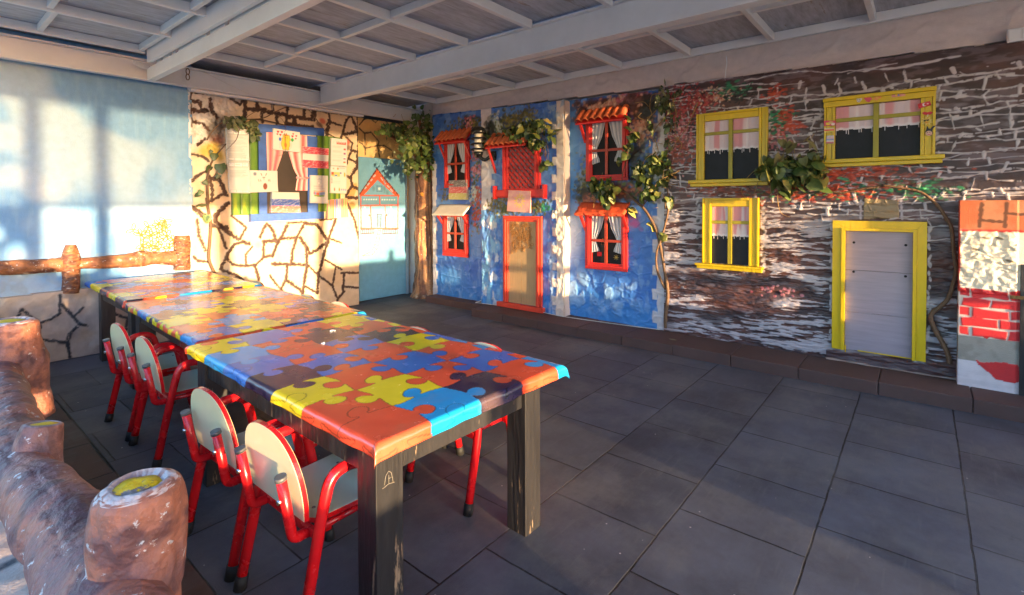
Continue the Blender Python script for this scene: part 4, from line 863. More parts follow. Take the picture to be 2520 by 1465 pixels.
st2 = sst(3.40, 3.36, U); cv.lay(st2*sst(.45, .6, fbm(U*18, V*10, 181, 4))*sst(1.3, 1.0, V)*.6, lin(176, 190, 206)); cv.H += st2*sst(1.4, 1.2, V)*(fbm(U*16, V*12, 183, 4)-.4)*.04
cv.rect(3.15, 3.27, .0, 2.56, lin(212, 196, 184), wob=.01, h=.012); quoins(cv, 3.27, .2, 2.30, 1, .1, lin(210, 196, 188), .10, .06, seed=6, h=.012)
m_ = sst(.5, .62, fbm(U*26, V*26, 185, 3))*sst(3.42, 3.38, U)*sst(2.2, 2.3, V); cv.lay(m_*.8, lin(150, 168, 190))
foliage_paint(cv, 4.0, 2.33, .26, .07, 130, 'dark', R); foliage_paint(cv, 4.2, 2.38, .06, .07, 110, 'white', R); foliage_paint(cv, 3.9, 2.42, .12, .05, 150, 'olive', R); foliage_paint(cv, 3.68, 2.47, .07, .05, 70, 'olive', R); foliage_paint(cv, 4.05, 2.28, .2, .06, 90, 'green', R); foliage_paint(cv, 4.28, 2.30, .03, .08, 40, 'dark', R)
foliage_paint(cv, 4.12, 1.36, .10, .07, 170, 'olive', R); foliage_paint(cv, 3.55, 1.36, .07, .06, 110, 'olive', R); foliage_paint(cv, 3.98, 1.28, .12, .05, 70, 'green', R); foliage_paint(cv, 3.45, 1.33, .05, .03, 30, 'emerald', R)
flat(cv, (scr(3.52, 4.09, .12, 1.22, X2), scr(3.55, 4.08, 1.50, 2.08, X2)))
cv.build('wall_panel', M_GLOSSP, h2, .14)
m = MB(FB(X2)); m.grid(4, 60, lambda a, b: (ua-.003-.012*float(vn(np.array(b*22.), np.array(a*2), 9)), .05+b*2.5, .012-a*.13), None); obj('wall_edge', m, M_PLASTER, h2)
# door
d0 = scr(3.505, 4.105, .165, 1.231, X2); di = scr(3.59, 4.028, .19, 1.160, X2); fr = FB(X2-.012)
m = MB(fr)
for k_, (e0, e1, w_) in enumerate(((0, .38, .03), (.38, .7, .042), (.7, 1, .032))):
    p0, p1 = d0[0]+(di[0]-d0[0])*e0, d0[0]+(di[0]-d0[0])*e1; q0, q1 = d0[1]-(d0[1]-di[1])*e0, d0[1]-(d0[1]-di[1])*e1; t0, t1 = d0[3]-(d0[3]-di[3])*e0, d0[3]-(d0[3]-di[3])*e1
    m.box(p0+.001, p1-.001, .16, t1, 0, w_, .003); m.box(q1+.001, q0-.001, .16, t1, 0, w_, .003); m.box(p0+.001, q0-.001, t1+.001, t0-.001, 0, w_, .003)
m.box(d0[0]-.035, d0[1]+.08, .10, .158, 0, .06, .004)
dr = obj('door', m, M_AWN if False else mat('orange_red_wood', lin(212, 66, 46), .45, .15, 14, .3, 60, stretch=(1, 1, .25)), h2)
uc = (di[0]+di[1])/2+.01
for a, b in ((di[0], uc-.002), (uc+.002, di[1])):
    m = MB(fr); m.box(a+.001, b, .162, di[3]-.001, 0, .012, .002); obj('plank', m, M_PINE, dr)
pl = [sc((X.y, X.z), 1*X2/1) if False else None for X in ()]
dq = lambda x, y: (on_x(*C3(x, y), X2-.026).y, on_x(*C3(x, y), X2-.026).z)
lace(dr, FB(X2-.026), [dq(*p) for p in ((575, 850), (600, 838), (715, 838), (720, 950), (725, 1020), (590, 1028), (575, 960))], 20, .042, .003, M_LACEB, .004, 8, 'carved_lace')
m = MB(FB(X2-.024)); m.lathe((3.66, 1.095, 0), [(.012, 0), (.010, .004), (0, .005)], 8); obj('knot', m, M_DARK, dr)
# lattice window
L = scr(3.53, 4.101, 1.555, 2.09, X2); fr = FB(X2-.01)
li = (L[0]+.07, L[1]-.085, L[2]+.012, L[3])
m = MB(fr)
for s_, (a, b) in enumerate(((L[0], li[0]), (li[1], L[1]))):
    m.box(a, (a+b)/2-.0005, L[2], L[3], 0, .03, .003); m.box((a+b)/2+.0005, b, L[2], L[3], 0, .042, .003)
m.box(li[0]+.001, li[1]-.001, L[2], li[2], 0, .036, .003)
lw = obj('window', m, M_REDW, h2)
m = MB(fr); m.box(li[0], li[1], li[2], L[3]-.001, 0, .003); obj('pane', m, M_PALE, lw)
def clip_strip(mb, px, py, ang, hw, box, w0, w1):
    """lattice slat clipped to a rectangle"""
    d = (math.cos(ang), math.sin(ang)); nrm = (-d[1], d[0]); P = [(px+d[0]*s_*3+nrm[0]*t_*hw, py+d[1]*s_*3+nrm[1]*t_*hw) for s_, t_ in ((-1, -1), (1, -1), (1, 1), (-1, 1))]
    for ax, lim, sg in ((0, box[0], 1), (0, box[1], -1), (1, box[2], 1), (1, box[3], -1)):
        Q = []
        for i in range(len(P)):
            a, b = P[i-1], P[i]; ia, ib = (a[ax]-lim)*sg >= 0, (b[ax]-lim)*sg >= 0
            if ia != ib: t = (lim-a[ax])/(b[ax]-a[ax]); Q.append((a[0]+(b[0]-a[0])*t, a[1]+(b[1]-a[1])*t))
            if ib: Q.append(b)
        P = Q
        if len(P) < 3: return
    mb.prism(P, w0, w1)
m = MB(fr); bx = (li[0]+.001, li[1]-.001, li[2]+.001, L[3]-.002)
for k_ in range(-9, 10): clip_strip(m, (li[0]+li[1])/2+k_*.088, (L[2]+L[3])/2, rad(134), .012, bx, .008, .016)
for k_ in range(-9, 10): clip_strip(m, (li[0]+li[1])/2+k_*.078, (L[2]+L[3])/2, rad(44), .015, bx, .0165, .026)
obj('lattice', m, M_LATW, lw)
m = MB(fr); m.box(L[0]-.06, L[1]+.11, L[2]-.085, L[2]-.002, .0, .05, .004); m.box(L[0]-.062, L[1]+.112, L[2]-.10, L[2]-.0855, .0, .02)
for u_ in (L[0]-.075, L[1]+.125): m.box(u_-.014, u_+.014, L[2]-.115, L[2]+.05, 0, .07, .004)
obj('sill', m, M_REDW, lw)
tile_awning(lw, X2, *[sc((v_, 0), X2)[0] for v_ in (3.66, 4.30)], 2.245, 2.085, .15, 8, 1); brackets(lw, X2, (3.50, 4.20), 2.07, 1.76, .14)

# ---- house 3: blue house with two windows
X3 = 4.92
h3 = thing('blue_toy_house', (X3, 2.6, 0), 'wide blue toy house front with a tiled upper window and an orange hooded lower window', 'house front', 'painted toy houses')
cv = blue_canvas(X3, 2.015, 3.30, .03, 2.60, .0075, 191, .008); U, V = cv.U, cv.V
cv.keep = V < 2.535+.03*(U-2.0)
cv.lay(sst(3.0, 3.1, U)*sst(.9, 1.6, V)*.5, lin(80, 150, 206)); cv.lay(sst(2.95, 3.12, U+.1*fbm(U*8, V*5, 195))*sst(.5, 1.0, V)*sst(1.5, 1.2, V)*.6, lin(176, 186, 204))
mb_ = sst(.47, .6, fbm(U*9, V*7, 197, 4))*sst(.72, .55, V)*sst(.12, .3, V)*sst(2.25, 2.45, U); cv.lay(mb_*.7, lin(142, 176, 210)); cv.H += mb_*.012+sst(.62, .45, V)*(fbm(U*12, V*12, 199, 4)-.45)*.02
cv.rect(2.0, 2.10, 0, 2.6, lin(204, 196, 200), wob=.012, h=.005); quoins(cv, 2.10, .15, 2.2, 1, .1, lin(204, 196, 200), .125, .055, seed=9, h=.005)
for u_, v_, a, b, n_, kd in ((2.75, 2.45, .16, .05, 170, 'brown'), (2.85, 2.43, .10, .03, 90, 'peach'), (2.55, 2.46, .08, .04, 80, 'peach'), (2.38, 2.47, .09, .05, 150, 'pink'), (2.33, 2.42, .1, .06, 110, 'brown'), (2.98, 2.36, .05, .06, 60, 'brown'), (2.26, 2.25, .08, .14, 140, 'brown'), (2.27, 2.15, .06, .12, 90, 'peach'), (2.33, 2.12, .05, .05, 60, 'peach'), (2.98, 1.62, .05, .14, 150, 'grey'), (2.95, 1.55, .06, .12, 110, 'olive'), (2.8, 1.5, .14, .05, 130, 'dark'), (2.5, 1.5, .16, .05, 140, 'brown'), (2.3, 1.6, .10, .09, 110, 'green'), (2.32, 1.85, .07, .1, 70, 'dark'), (2.18, 1.75, .05, .16, 60, 'grey'), (2.2, 2.35, .05, .06, 60, 'dark'), (2.85, 1.42, .09, .03, 70, 'rust'), (2.45, 1.52, .08, .03, 60, 'rust')):
    foliage_paint(cv, u_, v_, a, b, n_, kd, R)
cv.dabs(2.33, 1.18, .03, .05, 14, .03, [lin(120, 70, 150), lin(150, 80, 140)], 1.3, 0, rs=R, al=.4)
flat(cv, (scr(2.42, 2.88, 1.64, 2.27, X3), scr(2.42, 2.89, .68, 1.27, X3)))
cv.build('wall_panel', M_GLOSSP, h3, .10)
wc = red_window(h3, X3, scr(2.398, 2.904, 1.625, 2.28, X3), scr(2.463, 2.825, 1.690, 2.28, X3))
tile_awning(wc, X3, *[sc((v_, 0), X3)[0] for v_ in (2.385, 2.985)], 2.40, 2.275, .12, 7, 2); brackets(wc, X3, (2.42, 2.95), 2.27, 2.06, .11)
wd_ = red_window(h3, X3, scr(2.402, 2.914, .66, 1.275, X3), scr(2.473, 2.829, .735, 1.275, X3))
slab_awning(wd_, X3, 2.40, 3.0, 1.395, 1.27, .15, M_AWN, .02, .006); brackets(wd_, X3, (2.43, 2.945), 1.27, 1.07, .12)
m = MB(FB(X3-.02))
m.tube([(2.72, 1.0, .0), (2.69, .93, .0), (2.74, .93, .0), (2.72, 1.0, .0)], .003, 4, False); obj('chalk_triangle', m, mat('orange_chalk', lin(190, 110, 40), .8), wd_)
m = MB(FB(X3-.018)); m.box(2.735, 2.79, .80, .85, 0, .004); obj('red_scrap', m, M_RED, wd_)
m = MB(FB(X3-.018))
for k_ in range(4): a = k_*PI/4; m.tube([(2.56-.03*math.cos(a), .80-.03*math.sin(a), 0), (2.56+.03*math.cos(a), .80+.03*math.sin(a), 0)], .0025, 4)
obj('chalk_star', m, mat('yellow_chalk', lin(200, 176, 90), .8), wd_)

# ---- stone house
X4 = 4.88
h4 = thing('stone_toy_house', (X4, .9, 0), 'dark brown stone toy house front with white joints and yellow frames', 'house front', 'painted toy houses')
cv = Canvas(FB(X4), -1.3, 2.015, .05, 2.58, .0043, lin(60, 42, 44)); U, V = cv.U, cv.V
cv.keep = (V < 2.505+.025*U) & ((U > -.205) | (V > 1.36))
cv.lay(sst(.40, .68, fbm(U*4, V*7, 201, 4))*.85, lin(88, 58, 56)); cv.lay(sst(.52, .74, fbm(U*6, V*14, 205, 4))*.55, lin(52, 42, 50)); cv.lay(sst(.62, .75, fbm(U*9, V*22, 209, 4))*.4, lin(128, 108, 112))
cv.lay(sst(.5, .62, fbm(U*7, V*16, 211, 4))*sst(1.35, .9, V)*.6, lin(96, 58, 46))
def voro(U, V, su, sv, seed, jit=.85):
    Rr = np.random.RandomState(seed); T = Rr.rand(64, 64, 2); x, y = U/su, V/sv; x = x+.5*(np.floor(y) % 2); xi, yi = np.floor(x).astype(int), np.floor(y).astype(int); d1 = np.full(U.shape, 9.); d2 = d1.copy()
    for a in (-1, 0, 1):
        for b in (-1, 0, 1):
            t = T[(xi+a) & 63, (yi+b) & 63]; d = np.hypot(xi+a+.5+(t[..., 0]-.5)*jit-x, (yi+b+.5+(t[..., 1]-.5)*jit-y)*1.15); n1 = np.minimum(d1, d); d2 = np.where(d < d1, d1, np.minimum(d2, d)); d1 = n1
    return d2-d1
wu = U+.05*(fbm(U*4, V*4, 213, 3)-.5)+.03*(fbm(U*12, V*12, 215, 3)-.5); wv = V+.05*(fbm(U*2, V*3, 217, 3)-.5)+.014*(fbm(U*14, V*14, 219, 3)-.5)+.03*U
ph = V/.07; wv2 = V
upper = sst(1.05, 1.5, V+.25*(fbm(U*2, V*2, 233, 2)-.5)+.35*(.9-U)*.4)
lilac = lin(186, 178, 184)
cv.lay(sst(.56, .66, fbm(U*7, V*24, 227, 4))*upper*.30, lin(140, 126, 136))
def joints(cv):
    R3 = random.Random(17); up = lambda u, v: upper[min(cv.nv-1, max(0, int((v-.05)/(2.53)*(cv.nv-1)))), min(cv.nu-1, max(0, int((u+1.3)/3.315*(cv.nu-1))))]
    v = .42; k = 0; rows = []
    while v < 2.55: rows.append(v); v += R3.uniform(.030, .050)
    f = lambda u, v_, k_: v_+.020*math.sin(u*3.1+k_*1.7)+.012*math.sin(u*8.3+k_*2.9)+.05*(u-.5)*.2+.02*math.sin(u*1.3+v_*2)
    for k, v in enumerate(rows):
        u = -1.35
        while u < 2.05:
            L_ = R3.uniform(.25, .9); n_ = max(3, int(L_/.05)); sl_ = R3.uniform(-.07, .07); pts = [(u+L_*i/n_, f(u+L_*i/n_, v, k)+sl_*L_*(i/n_-.5)+R3.gauss(0, .0035)) for i in range(n_+1)]
            if up(u+L_/2, v) > R3.uniform(.1, .6) and not (v > 2.36 and u < .6 and R3.random() < .8): cv.stroke(pts, R3.uniform(.007, .014), lilac, .8, h=.005, seed=5+k % 6, nf=28, dry=R3.choice((0, .25, .35)))
            u += L_+R3.choice((0, -.03, .02, .10))
        u = -1.3+R3.uniform(0, .2)
        while u < 2.0 and k < len(rows)-1:
            if up(u, v) > R3.uniform(.3, .8) and v < 2.38:
                v2 = rows[k+1]; d_ = R3.uniform(-.03, .03); cv.stroke([(u, f(u, v, k)), (u+d_*.6, (f(u, v, k)+f(u+d_, v2, k+1))/2), (u+d_, f(u+d_, v2, k+1))], R3.uniform(.008, .020), lilac, .9, h=.005, seed=9, nf=30, dry=R3.choice((0, .3)))
                if R3.random() < .3: cv.ell(u, v+.02, R3.uniform(.02, .05), .014, lin(150, 140, 152), 0, soft=.02, al=.4)
            u += R3.uniform(.10, .34)
joints(cv)
# dry-brushed lower part with ridged plaster
br_ = fbm(U*4+.3*fbm(U*5, V*5, 235, 2), (V+.06*U)*34, 237, 4)*.6+fbm(U*12, V*75, 241, 3)*.4
dry = sst(.50, .545, br_)*sst(.28, .45, fbm(U*2.4, V*3.2, 245, 3))*(1-upper)
cv.lay(dry*.80, lin(186, 178, 186)); cv.H += (1-upper)*((br_-.45)*.032+(fbm(U*20, V*40, 247, 3)-.5)*.012)+(fbm(U*9, V*14, 249, 3)-.5)*.010*upper
# colours brushed over the stones
for u_, v_, a, b, n_, kd in ((1.85, 2.2, .10, .22, 300, 'red'), (1.75, 2.32, .14, .10, 190, 'red'), (1.82, 2.0, .10, .12, 160, 'pink'), (1.86, 1.86, .08, .08, 110, 'rust'), (1.5, 2.38, .10, .04, 120, 'peach'), (1.62, 2.36, .09, .05, 110, 'red'), (1.36, 2.42, .08, .04, 70, 'emerald'), (1.30, 2.36, .09, .03, 50, 'dark'), (1.02, 2.34, .05, .03, 50, 'orange'), (1.0, 2.15, .08, .02, 60, 'emerald'), (.93, 2.12, .04, .05, 70, 'orange'), (1.0, 2.05, .05, .05, 60, 'emerald'), (.90, 2.03, .05, .03, 50, 'orange'), (.98, 1.93, .07, .05, 80, 'pink'), (.52, 1.62, .14, .03, 110, 'orange'), (.4, 1.64, .2, .025, 90, 'orange'), (.7, 1.5, .2, .03, 120, 'orange'), (.3, 1.52, .2, .035, 80, 'emerald'), (1.1, 1.48, .2, .03, 110, 'rust'), (.7, 1.46, .3, .03, 70, 'emerald'), (.2, 1.55, .15, .04, 80, 'rust'), (.0, 1.47, .1, .04, 60, 'emerald'), (1.3, 1.5, .2, .025, 70, 'brown'), (.55, 1.44, .2, .03, 80, 'orange'), (1.0, .62, .1, .03, 30, 'pink'), (1.55, 1.52, .14, .02, 60, 'rust')):
    cv.dabs(u_, v_, a, b, n_, .009, dict(red=[lin(150, 40, 46), lin(180, 66, 66), lin(112, 30, 38)], pink=[lin(200, 120, 130), lin(176, 84, 94), lin(206, 146, 146)], rust=[lin(150, 72, 48), lin(116, 56, 44)], peach=[lin(212, 176, 150), lin(196, 140, 116)], emerald=[lin(30, 112, 78), lin(50, 140, 96), lin(24, 80, 60)], orange=[lin(190, 74, 44), lin(160, 56, 38)], dark=[lin(34, 34, 38)], brown=[lin(96, 56, 44)])[kd], 1.35 if kd in ('red', 'pink', 'peach') else 2.2, .002, ang=-.05 if kd in ('emerald', 'orange', 'rust', 'brown') else None, al=.75, rs=R)
cv.rect(-.22, .62, .05, .175, lin(78, 56, 58), wob=.012, h=.03); cv.rect(-.22, .62, .05, .11, lin(150, 130, 120), wob=.012, h=.0)
cq = lambda *p: [(on_x(*C7(x, y), X4).y, on_x(*C7(x, y), X4).z) for x, y in p]
cv.poly(cq((318, 165), (525, 180), (530, 280), (318, 292)), lin(140, 122, 96), .008, .006); cv.poly(cq((318, 165), (395, 172), (320, 215)), lin(178, 152, 104), 0, .006)
for a, b in (((300, 180), (300, 290)), ((540, 180), (545, 290))): cv.stroke(cq(a, b), .014, lin(170, 160, 170), .6)
for r_ in ((1.07, 1.69, 1.55, 2.23), (1.10, 1.68, .77, 1.43), (-.06, .65, 1.68, 2.24)):
    for k_ in range(46):
        t = R.random(); s_ = R.choice((0, 1)); u_ = r_[s_]+(R.uniform(-.012, .012)); v_ = r_[2]+(r_[3]-r_[2])*t; cv.ell(u_, v_, .012, .016, lilac if R.random() < .6 else lin(40, 36, 36), R.random(), soft=.008, al=.8)
for k_ in range(60): cv.ell(R.choice((-.035, .585))+R.uniform(-.008, .008), R.uniform(.25, 1.22), .008, .02, lilac, R.uniform(-.3, .3), al=.85)
flat(cv, ((-.02, .58, .18, 1.24), (1.07, 1.69, 1.55, 2.22), (1.13, 1.64, .78, 1.43), (-.06, .65, 1.69, 2.24)))
cv.build('stone_wall', M_GLOSSP, h4, .10)

def yellow_window(r, rin, um, vm, sill, val, hd=None, fancy=0):
    fr = FB(X4-.006); u0, u1, v0, v1 = r; a0, a1, b0, b1 = rin; m = MB(fr)
    for (p0, p1) in ((u0, a0), (a1, u1)):
        w_ = p1-p0; o_ = 1 if p0 == u0 else 0
        e = (p0, p0+w_*.22, p0+w_*.72, p1) if o_ else (p0, p0+w_*.28, p0+w_*.78, p1); hs = (.036, .026, .032) if o_ else (.032, .026, .036)
        for k_ in range(3): m.box(e[k_]+.0008, e[k_+1]-.0008, v0, v1 if not hd else hd[2], 0, hs[k_], .003)
    if hd:
        m.box(hd[0], hd[1], hd[2]+.0008, hd[3]-.03, 0, .032, .003); m.box(hd[0]-.004, hd[1]+.004, hd[3]-.029, hd[3], 0, .046, .004)
    else: m.box(a0+.001, a1-.001, b1, v1-.022, 0, .028, .003); m.box(a0+.001, a1-.001, v1-.0215, v1, 0, .036, .003)
    wn = obj('window', m, M_YEL, h4)
    m = MB(fr); m.box(sill[0], sill[1], sill[2]+.030, sill[3], 0, .075, .005); m.box(sill[0]+.012, sill[1]-.012, sill[2], sill[2]+.029, 0, .05, .004); obj('sill', m, M_YEL, wn)
    m = MB(fr); m.box(a0, a1, b0-.002, b1-.001, 0, .004); obj('pane', m, mat('blue_black_board', (.016, .018, .026), .5, .4, 6, .05, 30, spec=.2), wn)
    m = MB(fr); m.box(um-.018, um+.018, b0, b1-.001, .009, .024, .002); m.box(a0+.001, um-.0185, vm-.015, vm+.015, .009, .02, .002); m.box(um+.0185, a1-.001, vm-.015, vm+.015, .009, .02, .002); obj('glazing_bar', m, mat('olive_yellow_wood', lin(150, 138, 24), .4, .15, 10, .2, 40), wn)
    for s0, s1 in ((a0+.001, um-.018), (um+.018, a1-.001)):
        cv = Canvas(fr, s0, s1, val-.07, b1-.001, .005, lin(206, 186, 196)); U, V = cv.U, cv.V; sd_ = int(s0*100) % 50
        st = fbm(U*16+sd_, V*1.5, 251, 2); cv.lay(sst(.48, .62, st)*.75, lin(204, 120, 130)); cv.lay(sst(.58, .68, fbm(U*22+sd_, V*2, 253, 2))*.8, lin(222, 212, 218))
        edge = val+.010*np.abs(np.sin((U-s0)/(s1-s0)*PI*3.5))*-1; tas = (np.abs(((U-s0)/.017) % 1-.5) < .26) & (V > edge-.022-.016*vn(U*40, V*0, 5)) & (np.sin((U-s0)/(s1-s0)*PI*7+sd_) > -.25)
        cv.lay(sst(.03, .012, V-edge)*.9, lin(220, 214, 222)); cv.keep = (V > edge) | tas; cv.H += .006+.0015*np.sin(U*90)
        cv.build('curtain', M_PAPER, wn, .001)
    return wn
y1 = yellow_window((1.064, 1.687, 1.603, 2.228), (1.137, 1.613, 1.606, 2.152), 1.377, 2.033, (1.043, 1.749, 1.54, 1.602), 1.88)
y2 = yellow_window((1.133, 1.628, .818, 1.430), (1.216, 1.546, .822, 1.352), 1.380, 1.206, (1.092, 1.684, .766, .816), 1.08)
y3 = yellow_window((-.062, .642, 1.738, 2.24), (.026, .564, 1.740, 2.16), .295, 2.052, (-.115, .70, 1.674, 1.736), 1.975, hd=(-.062, .646, 2.163, 2.238))
# yellow door
fr = FB(X4-.006); D0, D1, DT = -.022, .575, 1.24; e0, e1, et = .060, .488, 1.160
m = MB(fr)
for s_, (a, b) in enumerate(((D0, e0), (e1, D1))):
    p = (a, a+(b-a)*.72, b) if s_ == 0 else (a, a+(b-a)*.28, b); hs = (.034, .046) if s_ == 0 else (.046, .034)
    for k_ in range(2):
        tt = et if (s_ == 0) == (k_ == 1) else DT
        m.prism([(p[k_]+.0006, .195), (p[k_+1]-.0006, .195), (p[k_+1]-.0006, et+(p[k_+1]-e0)*-1*(DT-et)/(D0-e0)*-1 if False else (et+(DT-et)*(e0-p[k_+1])/(e0-D0) if s_ == 0 else et+(DT-et)*(p[k_+1]-e1)/(D1-e1))), (p[k_]+.0006, (et+(DT-et)*(e0-p[k_])/(e0-D0) if s_ == 0 else et+(DT-et)*(p[k_]-e1)/(D1-e1)))], 0, hs[k_])
tm = et+(DT-et)*.28
m.prism([(D0+.001, DT), (D0+(e0-D0)*.72, tm+.001), (e1+(D1-e1)*.28, tm+.001), (D1-.001, DT)], 0, .0335); m.prism([(D0+(e0-D0)*.72, tm), (e0, et+.001), (e1, et+.001), (e1+(D1-e1)*.28, tm)], 0, .0455)
dr4 = obj('door', m, M_YEL, h4)
for a, b in ((.20, .505), (.508, .842), (.845, et-.001)):
    m = MB(fr); m.box(e0+.001, e1-.001, a, b, 0, .008, .0015); obj('door_board', m, M_PLY, dr4)
for u_, v_ in ((.432, 1.065), (.103, 1.06), (.432, .83), (.103, .822)):
    m = MB(FB(X4-.014)); m.lathe((u_, v_, 0), [(.010, 0), (.009, .003), (.004, .004), (0, .0035)], 7); obj('nail_hole', m, M_DARK, dr4)
m = MB(fr); m.box(.478, .486, .15, .23, .009, .0115); m.box(.05, .40, .195, .2035, .0085, .0105); obj('paint_drip', m, M_YEL, dr4)

# ---- red and cream brick end panel, dark gate edge
X5 = 4.75
bp_ = thing('brick_painted_panel', (X5, -.6, 0), 'end panel painted with orange and red bricks round a rough cream middle', 'wall')
cv = Canvas(FB(X5), -1.6, -.195, .0, 1.40, .0055, lin(226, 212, 190)); U, V = cv.U, cv.V
cq5 = lambda x, y: (on_x(*C7(x, y), X5).y, on_x(*C7(x, y), X5).z)
o1, o2 = cq5(890, 355)[1], cq5(890, 725)[1]; r1 = cq5(880, 980)[1]; r2 = cq5(880, 1125)[1]
cv.rect(-1.7, -.19, o1, 1.41, lin(200, 104, 62), wob=.01); cv.lay(sst(.45, .7, fbm(U*9, V*9, 261, 4))*(V > o1)*.6, lin(186, 140, 104))
for k_ in range(9):
    u_ = -.30-k_*.125; cv.stroke([(u_, o1+.03), (u_-.01, 1.38)], .022, lin(104, 62, 40), .4)
    cv.stroke([(u_, o1+.07+.05*(k_ % 2)), (u_-.13, o1+.06+.05*(k_ % 2))], .02, lin(104, 62, 40), .4)
cv.stroke([(-1.6, o1), (-.19, o1)], .014, lin(190, 50, 40), .6); cv.rect(-.20, -.185, r1, 1.4, lin(190, 60, 50), wob=.006)
rg = ((V < o1-.01) & (V > o2)).astype(float); vb = voro(U+.03*fbm(U*9, V*9, 265), V+.03*fbm(U*8, V*8, 267), .11, .055, 9); cv.H += rg*(sst(.02, .22, vb)*.010+(fbm(U*22, V*22, 269, 4)-.45)*.022)
for a in ((-.33, o1-.05), (-.40, o1-.05), (-.28, o1-.13), (-.45, o1-.20)): cv.ell(a[0], a[1], .022, .008, lin(96, 84, 66), .3, soft=.008)
cv.rect(-.62, -.19, r1, o2+.005, lin(204, 186, 176), wob=.01)
R2 = random.Random(5); v_ = r1; k_ = 0
while v_ < o2-.01:
    hh = .064; u_ = -.21-(.0 if k_ % 2 else .05)
    if k_ % 2 == 0: cv.rect(u_+.008, -.205, v_+.006, v_+hh, lin(196, 36, 40), wob=.008, seed=k_)
    while u_ > -.60: wd = R2.uniform(.15, .21); cv.rect(max(-.60, u_-wd)+.004, u_-.004, v_+.006, v_+hh, lin(200, 34, 38), wob=.008, seed=k_+3, h=.004); u_ -= wd
    v_ += hh+.004; k_ += 1
rb = (V < r1)*(V > r2); cv.lay(rb*1., lin(150, 142, 132)); cv.lay(rb*sst(.5, .65, fbm(U*12, V*12, 271, 4))*.5, lin(120, 112, 104)); cv.lay((V < r2)*1., lin(206, 196, 200)); cv.lay((V < r2)*sst(.5, .6, fbm(U*3, V*30, 273, 3))*.3, lin(180, 170, 176))
cv.poly([cq5(975, 1130), cq5(1240, 1165), cq5(1274, 1270), cq5(1100, 1250), cq5(1030, 1185)], lin(196, 36, 40), .002, .012); cv.poly([cq5(985, 975), cq5(1050, 1005), cq5(1100, 985)], lin(196, 36, 40), 0, .008)
m_ = cv.U < cq5(1250, 800)[0]+.012; cv.H = np.where(m_, -.004, cv.H)
cv.build('panel', M_PAINT, bp_, .12)
gt = thing('dark_gate', (X5-.03, -.95, .0), 'dark gate edge with a brass hinge at the very end of the row', 'gate')
m = MB(FB(X5)); u_ = cq5(1250, 800)[0]; m.box(-1.55, u_, .05, cq5(1250, 560)[1], .004, .012, .002); obj('gate_leaf', m, M_BLACKW, gt)
m = MB(FB(X5)); a = cq5(1215, 755); m.box(u_-.03, u_+.05, a[1]-.012, a[1]+.012, .0125, .018, .002); obj('hinge', m, M_IRON, gt)

# ---- plaster lintel over the whole row, corner pier
lt = thing('plaster_lintel', (4.93, 2.4, 2.5), 'rough cream plaster band over the toy houses', 'lintel')
cv = Canvas(FB(4.915), -2.2, 5.50, 2.40, 2.86, .014, lin(196, 182, 180)); U, V = cv.U, cv.V
cv.H += 0; cv.keep = (V > 2.495+.024*(U+.5)+.012*(vn(U*7, V*0, 3)-.5)); cv.lay(sst(.45, .7, fbm(U*2, V*6, 281, 4))*.4, lin(210, 190, 182)); cv.H += (fbm(U*4, V*8, 283, 4)-.5)*.03+sst(.06, .0, np.abs(fbm(U*3, V*4, 285, 3)-.5))*.006
cv.build('band', M_PLASTER if False else M_PAINT, lt, .08)
m = MB(); m.box(4.97, 5.12, 5.51, 5.70, 1.9, 2.86, .01); obj('pier', m, M_PLASTER, lt)
m = MB(); m.box(5.03, 5.12, -2.2, 6.3, -.05, 2.9); obj('backing_wall', m, M_PLASTER, lt)
m = MB(); m.box(4.97, 5.02, -2.2, -.2, .0, 2.5); obj('end_wall', m, M_PLASTER, lt)
m = MB(FB(4.895)); m.tube(smooth_path([(on_x(1788, 108, 4.89).y, 2.74, .01), (on_x(1790, 130, 4.89).y, 2.68, .02), (on_x(1787, 150, 4.89).y, 2.62, .012), (on_x(1785, 180, 4.89).y, 2.52, .012)], 5), .005, 6)
tag(obj('cable', m, M_STEEL, loc=on_x(1788, 130, 4.89)), 'short grey cable hanging down the plaster band above the stone house', 'cable')
a = on_x(2502, 88, 4.87); fr = FB(4.87)
m = MB(fr); m.box(a.y-.09, a.y+.05, a.z-.045, a.z+.045, 0, .03, .006); sw = obj('switch_box', m, M_SWITCH, loc=a); tag(sw, 'white plastic double switch box at the top of the stone house', 'switch')
for k_ in (0, 1): m = MB(fr); m.box(a.y-.084+.066*k_, a.y-.024+.066*k_, a.z-.036, a.z+.036, .0305, .036, .003); obj('rocker', m, M_SWITCH, sw)
